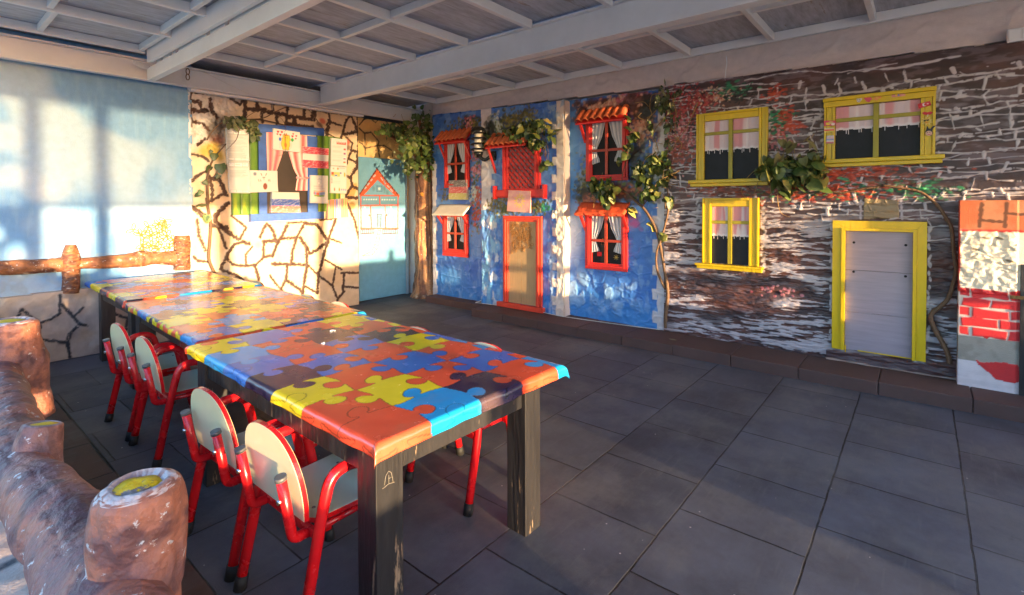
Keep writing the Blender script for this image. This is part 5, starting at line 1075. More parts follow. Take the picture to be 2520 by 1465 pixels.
# ================================================================== TABLES, CLOTHS, CHAIRS
def make_table(name, label, x, y, rot, w, l, zt, inset=(.02, .04, .10, .04)):
    t = thing(name, (x, y, 0), label, 'table', 'low tables set end to end'); t.rotation_euler.z = 0
    c, s = math.cos(rot), math.sin(rot); fr = Fr((x, y, 0), (c, s, 0), (-s, c, 0), (0, 0, 1))
    a, b = w/2, l/2; L_ = .102
    m = MB(fr); m.box(-a, a, -b, b, zt-.022, zt, .004); obj('tabletop', m, M_BLACKW, t)
    lx = (-a+inset[0], a-inset[2]-L_); ly = (-b+inset[1], b-inset[3]-L_)
    for i, u in enumerate(lx):
        for j, v in enumerate(ly):
            m = MB(fr); m.box(u, u+L_, v, v+L_, 0, zt-.0225, .004); lg = obj('leg', m, M_BLACKW, t)
            if name == 'low_table' and i == 0 and j == 0 and y < 2.5:
                m = MB(fr)
                for pts in ([(.030, .52), (.034, .545), (.045, .558), (.055, .550), (.060, .530), (.062, .515)], [(.022, .512), (.045, .518), (.068, .514)], [(.046, .545), (.046, .520)], [(.046, .534), (.056, .535)]):
                    m.tube([(u+p[0], v-.0012, p[1]) for p in pts], .0012, 4)
                obj('chalk_mark', m, M_CHALK, lg)
    z0, z1 = zt-.135, zt-.0225
    for (u0, u1, v0, v1) in ((lx[0]+L_+.001, lx[1]-.001, ly[0]+.018, ly[0]+.043), (lx[0]+L_+.001, lx[1]-.001, ly[1]+L_-.043, ly[1]+L_-.018), (lx[0]+.012, lx[0]+.037, ly[0]+L_+.001, ly[1]-.001), (lx[1]+L_-.037, lx[1]+L_-.012, ly[0]+L_+.001, ly[1]-.001)):
        m = MB(fr); m.box(u0, u1, v0, v1, z0, z1, .003); obj('apron', m, M_BLACKW, t)
    return fr
PUZ = [lin(232, 84, 52), lin(232, 84, 52), lin(236, 208, 34), lin(46, 108, 190), lin(24, 150, 214), lin(40, 34, 66)]
def puzzle_ids(u, v, seed):
    R = np.random.RandomState(seed); J = R.rand(64, 64, 4); u = u+.035*np.sin(2*PI*v+1.3); v = v+.035*np.sin(2*PI*u+.6)
    ci, cj = np.floor(u).astype(int), np.floor(v).astype(int); oi, oj = ci.copy(), cj.copy()
    for e in (0, 1):
        ei = ci+e; d = np.where(J[ei & 63, cj & 63, 0] > .5, 1., -1.); cx_ = ei+d*.17; cy_ = cj+.5+(J[ei & 63, cj & 63, 1]-.5)*.14
        ins = (np.hypot((u-cx_)*1.0, (v-cy_)*.9) < .155) | ((np.abs(v-cy_) < .085) & (np.abs(u-ei) < .1) & ((u-ei)*d > -.02))
        oi = np.where(ins, np.where(d > 0, ei-1, ei), oi); oj = np.where(ins, cj, oj)
    for e in (0, 1):
        ej = cj+e; d = np.where(J[ci & 63, ej & 63, 2] > .5, 1., -1.); cy_ = ej+d*.17; cx_ = ci+.5+(J[ci & 63, ej & 63, 3]-.5)*.14
        ins = (np.hypot((u-cx_)*.9, v-cy_) < .155) | ((np.abs(u-cx_) < .085) & (np.abs(v-ej) < .1) & ((v-ej)*d > -.02))
        oj = np.where(ins, np.where(d > 0, ej-1, ej), oj); oi = np.where(ins, ci, oi)
    return oi, oj
def make_cloth(label, fr, w, l, zt, hang, step, seed, off=(0, 0)):
    a, b = w/2+.004, l/2+.004; hx0, hx1, hy0, hy1 = hang; r = .02
    us = np.linspace(-a-hx0, a+hx1, int((2*a+hx0+hx1)/step)); vs = np.linspace(-b-hy0, b+hy1, int((2*b+hy0+hy1)/step)); SU, SV = np.meshgrid(us, vs)
    def roll(s, h):
        o = np.abs(s)-h; sg = np.sign(s); an = np.clip(o/r, 0, PI/2); on = np.clip(o-r*PI/2, 0, None)
        pos = np.where(o <= 0, np.abs(s), h+r*np.sin(an)+on*.02); dr = np.where(o <= 0, 0, r*(1-np.cos(an))+on); return sg*pos, dr, np.clip(o, 0, None)
    PX, d1, o1 = roll(SU, a); PY_, d2, o2 = roll(SV, b)
    Z = zt+.003-np.maximum(d1, d2)-.35*np.minimum(d1, d2)+.0016*(fbm(SU*5+seed, SV*5, 301, 3)-.5)
    wob = (o1+o2)*(.35*(fbm(SU*9, SV*9, 303+seed, 2)-.5)); PX = PX+np.sign(SU)*wob*(o1 > 0)+np.sign(SU)*np.minimum(o1, o2)*.25; PY_ = PY_+np.sign(SV)*wob*(o2 > 0)+np.sign(SV)*np.minimum(o1, o2)*.15
    cell = .235
    oi, oj = puzzle_ids(SU/cell+20+off[0], SV/cell+20+off[1], seed)
    H = np.random.RandomState(seed+50); T = H.randint(0, 6, (64, 64))
    for i in range(64):
        for j in range(64):
            t = 0
            while t < 8 and (T[i, j] in (T[i-1, j], T[i, j-1]) and not (T[i, j] < 2 and t > 3)): T[i, j] = H.randint(0, 6); t += 1
    if seed == 3:
        for i, row in enumerate(((0, 4, 5, 0, 4), (1, 2, 0, 3, 0), (2, 0, 3, 0, 4), (5, 3, 0, 2, 3), (3, 0, 3, 5, 0), (4, 0, 5, 1, 2), (2, 3, 0, 2, 3), (0, 2, 5, 3, 4))):
            for k_, q in enumerate(row): T[18+k_, 16+i] = q
            T[17, 16+i] = T[16, 16+i] = row[0]
        for k_ in range(16, 24): T[k_, 15] = T[k_, 14] = T[k_, 16]
    C = np.array(PUZ)[T[oi & 63, oj & 63]]; idn = oi*97+oj; ed = np.zeros(idn.shape, bool); ed[:, 1:] |= idn[:, 1:] != idn[:, :-1]; ed[1:] |= idn[1:] != idn[:-1]
    C = C*np.where(ed, .42, 1)[..., None]; C = C+(np.array(lin(150, 120, 90))-C)*(sst(.55, .75, fbm(SU*6, SV*6, 307+seed, 5))*.22)[..., None]
    nu, nv = len(us), len(vs); O = np.array(fr.o); P = O+PX[..., None]*np.array(fr.u)+PY_[..., None]*np.array(fr.v); P[..., 2] = Z; P = P.reshape(-1, 3)
    idx = np.arange(nu*nv).reshape(nv, nu); Q = np.stack([idx[:-1, :-1], idx[:-1, 1:], idx[1:, 1:], idx[1:, :-1]], -1).reshape(-1, 4)
    me = bpy.data.meshes.new('tablecloth'); base = O+np.array([0, 0, zt]); me.vertices.add(len(P)); me.vertices.foreach_set('co', (P-base).astype(np.float32).ravel()); me.loops.add(Q.size); me.loops.foreach_set('vertex_index', Q.astype(np.int32).ravel())
    me.polygons.add(len(Q)); me.polygons.foreach_set('loop_start', np.arange(0, Q.size, 4, dtype=np.int32)); me.polygons.foreach_set('use_smooth', np.ones(len(Q), bool))
    at = me.attributes.new('Col', 'FLOAT_COLOR', 'POINT'); at.data.foreach_set('color', np.hstack([C.reshape(-1, 3), np.ones((len(P), 1))]).astype(np.float32).ravel()); me.update(calc_edges=True)
    o = link('tablecloth', me, M_CLOTH, None); o.location = base; so_ = o.modifiers.new('thickness', 'SOLIDIFY'); so_.thickness = .0015; so_.offset = 1
    return tag(o, label, 'tablecloth', 'jigsaw print tablecloths')
ZT = .672
W_, L_ = .93, 1.585
TBL = [('low_table', 'nearest low black wooden table, chipped legs and a chalk mark', 1.388, 2.045, rad(-1.2), ZT), ('low_table', 'middle low black wooden table of the row under a jigsaw cloth', 1.505, 3.71, rad(-2.3), ZT-.003), ('low_table', 'farthest low black wooden table touching the blue wall', 1.555, 5.19, rad(-1.6), ZT+.008)]
CL = ['bright jigsaw print cloth with hanging corner on the nearest table', 'jigsaw print cloth on the middle table, pale with reflected sunlight', 'jigsaw print cloth on the farthest table against the blue wall']
for i, (nm_, lb, x, y, ro, zt) in enumerate(TBL):
    ll = L_ if i < 2 else 1.36
    fr = make_table(nm_, lb, x, y, ro, W_, ll, zt, inset=(.005, .02, .10, .04) if i == 0 else (.03, .05, .06, .06) if i == 1 else (.03, .05, .05, .19))
    make_cloth(CL[i], fr, W_+(.02 if i == 1 else 0), ll, zt, (.05, .06 if i == 0 else .045, .058 if i == 0 else .05, .02) , .004 if i == 0 else .006, 3+i, ((0.15, -.42), (.1, .4), (.6, .2))[i])
# crumbs of paper on the near table
for p, lab in (((1.36, 2.36), 'larger, nearer scrap of white tissue on the nearest jigsaw cloth'), ((1.53, 2.55), 'smaller white crumb behind the tissue scrap on the nearest jigsaw cloth')):
    m = MB(); R_ = random.Random(int(p[0]*100))
    for k_ in range(5): x, y = p[0]+R_.uniform(-.014, .014), p[1]+R_.uniform(-.008, .008); m.lathe((x, y, ZT+.0045), [(0, 0), (.006, .001), (.005, .004+.003*R_.random()), (0, .006)], 6)
    tag(obj('paper_scrap', m, M_WHITEF, loc=(p[0], p[1], ZT+.004)), lab, 'scrap')

def make_chair():
    t = thing('child_chair', (0, 0, 0), 'x', 'chair', 'small red tube chairs along the tables')
    for s in (-1, 1):
        y = .205*s
        path = fillet([(.0, y*1.025, .004), (.088, y, .41), (.118, y, .520), (.248, y, .515), (.280, y, .36), (.357, y*1.025, .004)], .10, 9)
        m = MB(); m.tube(path, .0190, 12); sf = obj('side_frame', m, M_RED, t)
        for xx, d in ((.0, .088/.41), (.357, -.077/.36)):
            m = MB(); m.tube([(xx, y*1.025, 0), (xx+d*.05, y*1.022, .05)], .0220, 12); obj('rubber_foot', m, M_RUB, sf)
    m = MB(); m.box(.066, .082, -.195, .195, .315, .345, .003); m.box(.285, .305, -.195, .195, .315, .343, .003)
    for s in (-1, 1): m.tube([(.075, .165*s, .33), (.30, .165*s, .33)], .011, 8)
    obj('seat_rail', m, M_RED, t)
    def rrect(x0, x1, hw0, hw1, r, n=6):
        P = []; cs = [(x1-r, hw1-r, 0), (x0+r, hw0-r, 90), (x0+r, -hw0+r, 180), (x1-r, -hw1+r, 270)]
        for cx_, cy_, a0 in cs:
            for k_ in range(n+1): a = rad(a0+90*k_/n); P.append((cx_+r*math.cos(a), cy_+r*math.sin(a)))
        return P
    P = rrect(.075, .40, .165, .18, .05)
    m = MB(); m.prism(P, .362, .3645); m2 = MB(); c0 = ((.075+.40)/2, 0); m2.prism([((p[0]-c0[0])*1.004+c0[0], p[1]*1.004) for p in P], .346, .3618)
    st = obj('seat', m, M_SEAT, t); obj('edge_band', m2, M_RED, st)
    m = MB()
    for x, y in ((.115, .10), (.115, -.10), (.33, .1), (.33, -.1)): m.lathe((x, y, .3645), [(.007, 0), (.006, .002), (0, .0025)], 8)
    obj('screw', m, M_CAP, st)
    # back panel: dome outline leaning back
    tl = rad(9); fr = Fr((.055, 0, .385), (0, 1, 0), (-math.sin(tl), 0, math.cos(tl)), (-math.cos(tl), 0, -math.sin(tl)))
    D = [(-.145, .0), (.145, .0)]+[(.152*math.cos(a), .115+.195*math.sin(a)) for a in np.linspace(0, PI, 25)]
    D = [(-.178, 0), (.178, 0), (.190, .05)]+[(.193*math.copysign(abs(math.cos(a))**.82, math.cos(a)), .085+.190*math.sin(a)**.9) for a in np.linspace(0, PI, 33)]+[(-.190, .05)]
    m = MB(fr); m.prism(D, -.0015, .0165); bk_ = obj('backrest', m, M_LAM, t)
    m = MB(fr); cx_, cy_ = 0, .13; m.prism([((p[0]-cx_)*1.012+cx_, (p[1]-cy_)*1.012+cy_) for p in D], .0, .015); obj('edge_band', m, M_RED, bk_)
    for s in (-1, 1):
        y = .145*s; m = MB(); pth = fillet([(-.018, y, .535), (.010, y, .375), (.018, y, .325), (.085, y, .322)], .055, 7)
        m.tube(pth, .0165, 12); bs = obj('back_support', m, M_RED, t)
        m = MB(); d = (pth[0]-pth[1]).normalized(); m.tube([pth[0]-d*.006, pth[0]+d*.008], .0185, 12); obj('end_cap', m, M_CAP, bs)
        m = MB(); m.tube([(-.012, y, .465), (-.030, y, .462)], .008, 8); obj('bolt', m, M_CHROME, bs)
    return t
ch = make_chair()
LC = [(.763, 1.685, 0, 'red tube chair nearest the camera, pale back, at the near table corner'), (.76, 2.185, .02, 'red tube chair beside the nearest one, on the side of the log fence'), (.845, 3.315, -.01, 'red tube chair with cream back standing at the middle table on the fence side'), (.845, 3.815, .02, 'red tube chair farthest from the camera on the log fence side'),
      (1.955, 1.765, PI-.02, 'red tube chair tucked under the near corner, facing the fence'), (1.955, 2.31, PI+.03, 'red tube chair tucked under the near table on the house side, further from the corner'), (2.09, 3.36, PI, 'red tube chair at the middle table by the houses, nearer the yard'), (2.09, 3.84, PI+.04, 'red tube chair at the middle table by the houses, nearer the stone wall'), (2.16, 4.86, PI, 'red tube chair at the farthest table, only the top of its back showing')]
for i, (x, y, rz, lb) in enumerate(LC):
    o = ch if i == 0 else copy_tree(ch); o.location = (x, y, 0); o.rotation_euler.z = rz; o['label'] = lb

# ================================================================== LOG FENCE ON ITS LOW STONE WALL (left foreground)
lw_ = thing('low_stone_wall', (.2, 2.5, 0), 'low plastered stone wall with dark joints under the near log fence', 'low wall')
nu, nv = 420, 60
cvx = Canvas(Fr((.06, 0, 0), (0, -1, 0), (0, 0, 1), (-1, 0, 0)), -5.93, .9, -.05, .60, .010, lin(188, 168, 150)); U, V = cvx.U, cvx.V
cvx.lay(sst(.42, .7, fbm(U*3, V*3, 311, 4))*.6, lin(150, 134, 128)); cvx.lay(sst(.5, .75, fbm(U*5, V*5, 313, 4))*.5, lin(196, 150, 104)); dv_ = voro(U+.05*fbm(U*4, V*4, 315), V+.05*fbm(U*4, V*4, 317), .30, .24, 21); jn_ = sst(.10, .05, dv_); cvx.lay(jn_, lin(44, 46, 54)); cvx.H += sst(.0, .35, dv_)*.035+(fbm(U*12, V*12, 319, 4)-.5)*.02
cvx.build('wall_face', M_PAINT, lw_, .02)
cvt = Canvas(Fr((0, 0, .60), (0, 1, 0), (1, 0, 0), (0, 0, 1)), -.9, 5.93, .05, .25, .012, lin(176, 160, 150)); U, V = cvt.U, cvt.V; cvt.lay(sst(.45, .7, fbm(U*4, V*4, 321, 4))*.6, lin(140, 124, 122)); cvt.H += (fbm(U*7, V*7, 323, 4)-.5)*.03; dv_ = voro(U+.04*fbm(U*4, V*4, 325), V, .33, .5, 25); cvt.lay(sst(.08, .04, dv_), lin(44, 46, 54)); cvt.build('coping', M_PAINT, lw_, .04)
m = MB(); m.box(.225, .25, -.9, 5.925, -.02, .57); obj('inner_face', m, M_STONEW, lw_)
fence = thing('log_fence', (.22, 1.7, .6), 'purplish brown plaster log fence with yellow cut ends in the left foreground', 'fence')
def log_body(name, path, radii, par, seed, amp=.16, na=56, ns=None, rough=1.0):
    P = smooth_path(path, 10); n0 = len(P); L_ = sum((P[i+1]-P[i]).length for i in range(n0-1)); ns = ns or int(L_/.009)
    ts = np.linspace(0, n0-1, ns); XYZ = np.stack([np.interp(ts, range(n0), [p[k] for p in P]) for k in range(3)], 1)
    rr = np.interp(np.linspace(0, len(radii)-1, ns), range(len(radii)), radii)
    T = np.gradient(XYZ, axis=0); T /= np.linalg.norm(T, axis=1)[:, None]; ref = np.array([0, 0, 1.]) if abs(T[0][2]) < .8 else np.array([1., 0, 0])
    N1 = np.cross(np.tile(ref, (ns, 1)), T); N1 /= np.linalg.norm(N1, axis=1)[:, None]; N2 = np.cross(T, N1)
    an = np.linspace(0, 2*PI, na+1)[:-1]; AA, SS = np.meshgrid(an, np.linspace(0, L_, ns)); ca, sa = np.cos(AA), np.sin(AA)
    B0 = XYZ[:, None]+N1[:, None]*(rr[:, None]*ca)[..., None]+N2[:, None]*(rr[:, None]*sa)[..., None]; B0 = B0+np.array([seed*3.1, seed*1.7, seed*.9])
    Ba = B0*np.array([1., 1., .35]) if abs(T[0][2]) > .8 else B0*np.array([1., .3, 1.])
    nz = (fbm3(B0, 6, 331, 2)-.5)*2.4*amp+(fbm3(B0*np.array([1, .7, .7]), 11, 335, 3)-.5)*amp*1.0-sst(.05, .0, np.abs(fbm3(Ba, 12, 337, 2)-.5))*amp*.22+(fbm3(B0, 60, 339, 3)-.5)*amp*.12*rough
    Rr = rr[:, None]*(1+nz); V = XYZ[:, None]+N1[:, None]*(Rr*ca)[..., None]+N2[:, None]*(Rr*sa)[..., None]
    C = np.ones((ns, na, 3))*np.array(lin(124, 84, 82)); m1 = fbm3(B0, 9, 343, 4); m2 = fbm3(B0, 22, 347, 4)
    C += (np.array(lin(156, 98, 80))-C)*(sst(.42, .62, m1)*.95)[..., None]; C += (np.array(lin(84, 56, 62))-C)*(sst(.5, .36, m2)*.8)[..., None]
    return V, C, ns, na
def build_log(name, par, V, C, ns, na, top=None, cap0=False):
    me = bpy.data.meshes.new(name); off = np.array(wloc(par)); P = V.reshape(-1, 3); Cc = C.reshape(-1, 3)
    idx = np.arange(ns*na).reshape(ns, na); nx = np.roll(idx, -1, 1); F = [tuple(f) for f in np.stack([idx[:-1], nx[:-1], nx[1:], idx[1:]], -1).reshape(-1, 4)]
    P = list(map(tuple, P-off)); Cc = list(map(tuple, Cc))
    if top is not None:
        ctr = V[-1].mean(0); last = list(idx[-1])
        for f_, dz in ((.82, .004), (.6, -.006), (.3, -.008)):
            ring = []
            for k_ in range(na): q = ctr+(V[-1, k_]-ctr)*f_+np.array(top)*dz; ring.append(len(P)); P.append(tuple(q-off)); Cc.append(C[-1, k_] if f_ < .7 else tuple(np.array(C[-1, k_])*.5+np.array(lin(200, 186, 186))*.5))
            F += [(last[k_], last[(k_+1) % na], ring[(k_+1) % na], ring[k_]) for k_ in range(na)]; last = ring
        F.append(tuple(last))
    me.from_pydata(P, [], F); me.polygons.foreach_set('use_smooth', np.ones(len(F), bool)); a = me.attributes.new('Col', 'FLOAT_COLOR', 'POINT'); a.data.foreach_set('color', np.hstack([np.array(Cc), np.ones((len(Cc), 1))]).astype(np.float32).ravel()); me.update()
    return link(name, me, M_BARK, par)
def cut_disc(par, ctr, nrm, r, mt, seed, kx=1.0):
    n = Vector(nrm).normalized(); a = n.orthogonal().normalized(); b = n.cross(a); m = MB(); R_ = random.Random(seed); k = 40
    pts = []
    for f_, dz in ((1, 0), (.97, .003), (.5, .0045)):
        for i in range(k): t = 2*PI*i/k; q = r*f_*(1+.10*math.sin(2*t+seed)+.06*math.sin(5*t+seed*2)); pts.append(tuple(Vector(ctr)+a*(q*math.cos(t)*kx)+b*(q*math.sin(t))+n*dz))
    m.add(pts, [(j*k+i, j*k+(i+1) % k, (j+1)*k+(i+1) % k, (j+1)*k+i) for j in (0, 1) for i in range(k)]+[tuple(2*k+i for i in range(k))], True)
    return obj('cut_face', m, mt, par)
rail_p = [(.20, -.9, .76), (.20, .2, .755), (.205, .8, .74), (.20, 1.2, .765), (.175, 1.6, .765), (.19, 2.0, .76), (.215, 2.4, .765), (.235, 2.75, .75), (.22, 3.6, .77), (.22, 4.6, .76), (.24, 5.9, .77)]
V, C, a, b = log_body('rail', rail_p, [.062, .062, .066, .070, .070, .066, .064, .066, .064, .06, .06], fence, 1, .22, 72); build_log('rail', fence, V, C, a, b)
for (bx, by, tx, ty, zt, r0, r1, sd_, mt) in ((.240, .99, .243, .985, .935, .058, .052, 11, M_YCUT), (.275, 2.72, .268, 2.70, .945, .095, .080, 12, M_YCUT2), (.24, 4.3, .24, 4.3, .95, .11, .09, 13, M_YCUT2), (.22, -.62, .22, -.62, .94, .1, .085, 14, M_YCUT2)):
    V, C, a, b = log_body('post', [(bx, by, .56), (bx, by, .70), (tx, ty, .84), (tx, ty, zt-.02), (tx, ty, zt)], [r0*1.15, r0*1.02, r0*1.08, r1*1.16, r1*1.05, r1*.84], fence, sd_, .26, 88, 110)
    C[-14:] += (np.array(lin(206, 192, 190))-C[-14:])*(sst(.44, .58, fbm(np.arange(88)[None]*.3+0*C[-14:, :, 0], np.arange(14)[:, None]*.25+0*C[-14:, :, 0], 361, 4))*.85)[..., None]
    po = build_log('post', fence, V, C, a, b, (0, 0, 1)); cut_disc(po, (tx, ty, zt-.004), (0, 0, 1), r1*.60, mt, sd_)
V, C, a, b = log_body('stub', [(.19, 1.60, .74), (.205, 1.615, .82), (.215, 1.62, .865)], [.060, .048, .043, .038], fence, 15, .10, 48, 40)
st_ = build_log('stub', fence, V, C, a, b, (.15, .05, 1)); cut_disc(st_, (.215, 1.62, .862), (.15, .05, 1), .025, M_YCUT2, 3)

# ================================================================== PLANTS ON THE WALLS
VAR = [(.12, .135, .06), (.075, .105, .04), (.17, .17, .09), (.05, .075, .03)]; IVY = [(.07, .115, .025), (.05, .09, .02), (.10, .15, .035), (.035, .06, .015), (.13, .16, .045)]; DARKG = [(.022, .04, .012), (.04, .07, .016), (.07, .105, .024), (.11, .135, .03), (.15, .155, .04)]
def leaves(mb, fn, plane, clusters, size, kind, pal, seed, dep=(.03, .16), nrm=(-.5, -1, .25), on=on_x, sprd=.75):
    R_ = random.Random(seed)
    for (x, y, sx, sy, n) in clusters:
        for _ in range(n):
            px_, py_ = (R_.gauss(x, sx), R_.gauss(y, sy)) if n > 1 else (x, y)
            q = fn(px_, py_); p = on(q[0], q[1], plane-R_.uniform(*dep)); s_ = size*R_.choice((R_.uniform(.4, .8), R_.uniform(.8, 1.25)))
            nn = Vector((nrm[0]+R_.gauss(0, sprd), nrm[1]+R_.gauss(0, sprd), nrm[2]+R_.gauss(0, sprd))); up = Vector((R_.gauss(0, .6), R_.gauss(0, .6), -1+R_.gauss(0, .7)))
            c = Vector(R_.choice(pal))*R_.uniform(.75, 1.25)
            leaf_at(mb, p, nn, up, s_, s_*(1.0 if kind == 'ivy' else .85), c, kind)
def stem(mb, fn, plane, pts, r0, r1, on=on_x, off=.02, jit=.006, seed=1):
    R_ = random.Random(seed); P = []
    for p in pts: q = fn(*p); P.append(on(q[0], q[1], plane-off)+Vector((R_.gauss(0, jit), R_.gauss(0, jit), R_.gauss(0, jit))))
    P = smooth_path(P, 6); n = len(P); mb.tube(P, [r0+(r1-r0)*i/(n-1) for i in range(n)], 7)
I0 = lambda x, y: (x, y)
# corner tree
tr = thing('tree', (4.96, 5.72, 0), 'plaster tree trunk in the corner crowned with round ivy leaves', 'tree')
V, C, a, b = log_body('trunk', [(5.03, 5.76, -.02), (5.03, 5.77, .12), (5.02, 5.77, .6), (5.03, 5.77, 1.2), (5.03, 5.77, 1.9), (5.05, 5.79, 2.3)], [.27, .20, .165, .165, .165, .17, .13], tr, 21, .16, 60, 170)
C = C*.0+np.array(lin(112, 74, 58)); SSv = np.linspace(0, 2.3, 170)[:, None]; Aa = np.linspace(0, 2*PI, 60)[None]; g_ = fbm(np.cos(Aa)*6+0*SSv, np.sin(Aa)*6+SSv*3, 371, 4); C = C+(np.array(lin(190, 136, 92))-C)*(sst(.48, .62, g_)*.9)[..., None]; C = C+(np.array(lin(70, 44, 40))-C)*(sst(.44, .34, g_)*.9)[..., None]; C = C+(np.array(lin(206, 190, 176))-C)*((sst(.6, .68, fbm(np.cos(Aa)*12+0*SSv, np.sin(Aa)*12+SSv*8, 375, 3))*sst(.5, .1, SSv))*.9)[..., None]
build_log('trunk', tr, V, C, a, b)
m = MB(); p = on_x(1031, 520-18, 4.99); cut_disc(tr, (4.88, 5.69, 1.52), (-.8, -.6, 0), .028, mat('ochre_knot', lin(186, 130, 50), .6, .2, 10), 2)
m = MB()
for pts, r in (([(1040, 440), (1030, 390), (985, 350), (945, 325)], .05), ([(1045, 430), (1040, 350), (1030, 290)], .05), ([(1050, 420), (1075, 385), (1090, 400)], .025), ([(1015, 400), (1000, 370), (970, 345)], .02)): stem(m, I0, 5.78, pts, r, r*.35, on_y, .02, .01)
obj('branch', m, mat('red_brown_bark', lin(112, 62, 44), .7, .3, 30, .5, 60), tr)
m = MB(); leaves(m, I0, 5.72, [(1030, 335, 22, 26, 137), (985, 322, 18, 10, 42), (955, 317, 14, 7, 20), (1060, 365, 16, 20, 75), (1040, 395, 22, 16, 100), (1000, 365, 14, 18, 50), (1065, 305, 12, 12, 37), (1045, 290, 8, 6, 17), (1010, 410, 12, 10, 32), (1078, 400, 10, 12, 27), (1092, 418, 8, 8, 17), (1049, 432, 3, 5, 6), (1090, 330, 10, 8, 15), (1100, 345, 6, 8, 7)], .078, 'ivy', IVY, 31, (.0, .30), (-.35, -1, .25), on_y); obj('foliage', m, M_LEAF, tr)
# vine on the painted window
vt = thing('vine', on_y(530, 690, 5.95), 'thin brown vine arching over the papered window with a few pale leaves', 'vine')
m = MB()
stem(m, R4, 5.99, [(1595, 575), (1570, 520), (1545, 440), (1550, 300), (1555, 180), (1530, 60), (1525, 0)], .016, .014, on_y, .02); stem(m, C1, 5.99, [(235, 1215), (232, 1050), (245, 900), (290, 770), (350, 690), (410, 640)], .014, .007, on_y, .025)
stem(m, C1, 5.99, [(220, 590), (270, 520), (350, 440), (430, 400), (540, 390), (640, 400), (780, 380), (900, 310), (1020, 265), (1110, 252), (1190, 268), (1260, 340), (1330, 440), (1400, 510), (1485, 565)], .006, .005, on_y, .03); stem(m, C1, 5.99, [(640, 395), (740, 392), (860, 415), (1000, 440), (1150, 450), (1270, 460)], .008, .005, on_y, .03)
stem(m, C1, 5.97, [(540, 480), (520, 580), (470, 640), (410, 690)], .003, .002, on_y, .04); stem(m, C1, 5.97, [(600, 370), (720, 310), (850, 320), (960, 380), (1000, 470), (985, 520)], .003, .002, on_y, .04); stem(m, C1, 5.95, [(985, 520), (1000, 620), (990, 720), (910, 745)], .003, .002, on_y, .05); stem(m, C1, 5.98, [(290, 950), (350, 870), (420, 850)], .004, .002, on_y, .03)
obj('stem', m, M_STEM, vt)
m = MB(); leaves(m, C1, 5.97, [(510, 385, 42, 22, 26), (590, 425, 50, 28, 34), (690, 480, 26, 45, 26), (460, 410, 20, 14, 8), (690, 560, 14, 24, 8)], .075, 'oval', VAR, 41, (.02, .09), (-.2, -1, .3), on_y)
leaves(m, C1, 5.97, [(x, y, 0, 0, 1) for x, y in ((275, 690), (300, 720), (270, 850), (350, 825), (195, 990), (345, 930), (175, 1085), (175, 1210), (222, 1325), (225, 1335), (150, 1110))], .095, 'ivy', [(.06, .09, .03), (.08, .11, .04), (.12, .17, .05)], 42, (.02, .05), (-.2, -1, .2), on_y, .3); obj('foliage', m, M_LEAF, vt)
# lattice window creeper
lv = thing('creeper', on_x(*C3(720, 300), 4.72), 'leafy green creeper spilling over the tiled hood of the lattice window', 'creeper')
m = MB(); leaves(m, C3, X2, [(720, 150, 28, 18, 26), (720, 205, 36, 22, 33), (610, 190, 20, 10, 10), (745, 285, 20, 24, 18), (790, 300, 16, 18, 10), (862, 225, 16, 18, 13), (815, 420, 18, 22, 11), (640, 240, 30, 14, 15), (780, 160, 20, 14, 13), (690, 270, 20, 18, 13), (560, 210, 16, 10, 6)], .085, 'ivy', DARKG, 51, (.03, .2)); leaves(m, C3, X2, [(830, 122, 3, 3, 2)], .09, 'ivy', [(.36, .28, .08)], 52, (.05, .1)); leaves(m, C3, X2, [(455, 265, 26, 14, 26), (520, 240, 20, 10, 10)], .08, 'oval', DARKG, 53, (.02, .12)); obj('foliage', m, M_LEAF, lv)
m = MB(); stem(m, C3, X2, [(600, 200), (680, 165), (760, 150), (800, 140), (825, 130)], .005, .003, off=.08); stem(m, C3, X2, [(760, 160), (800, 230), (830, 320), (835, 400), (815, 440)], .005, .002, off=.08); stem(m, C3, X2, [(740, 160), (800, 190), (850, 210)], .004, .003, off=.1); obj('stem', m, M_STEM, lv)
# pale climbing stem between the narrow house and the door house
m = MB(); stem(m, C3, 4.86, [(395, 370), (378, 460), (382, 540), (405, 595), (428, 640), (425, 720), (408, 830), (402, 900), (386, 970), (385, 1070), (392, 1170), (400, 1270)], .011, .014, off=.03)
tag(obj('dry_stem', m, mat('pale_dry_stem', lin(170, 138, 92), .7, .25, 30, .4, 70), loc=on_x(*C3(400, 1270), 4.83)), 'bare pale vine stem climbing between the narrow house and the door house', 'vine')
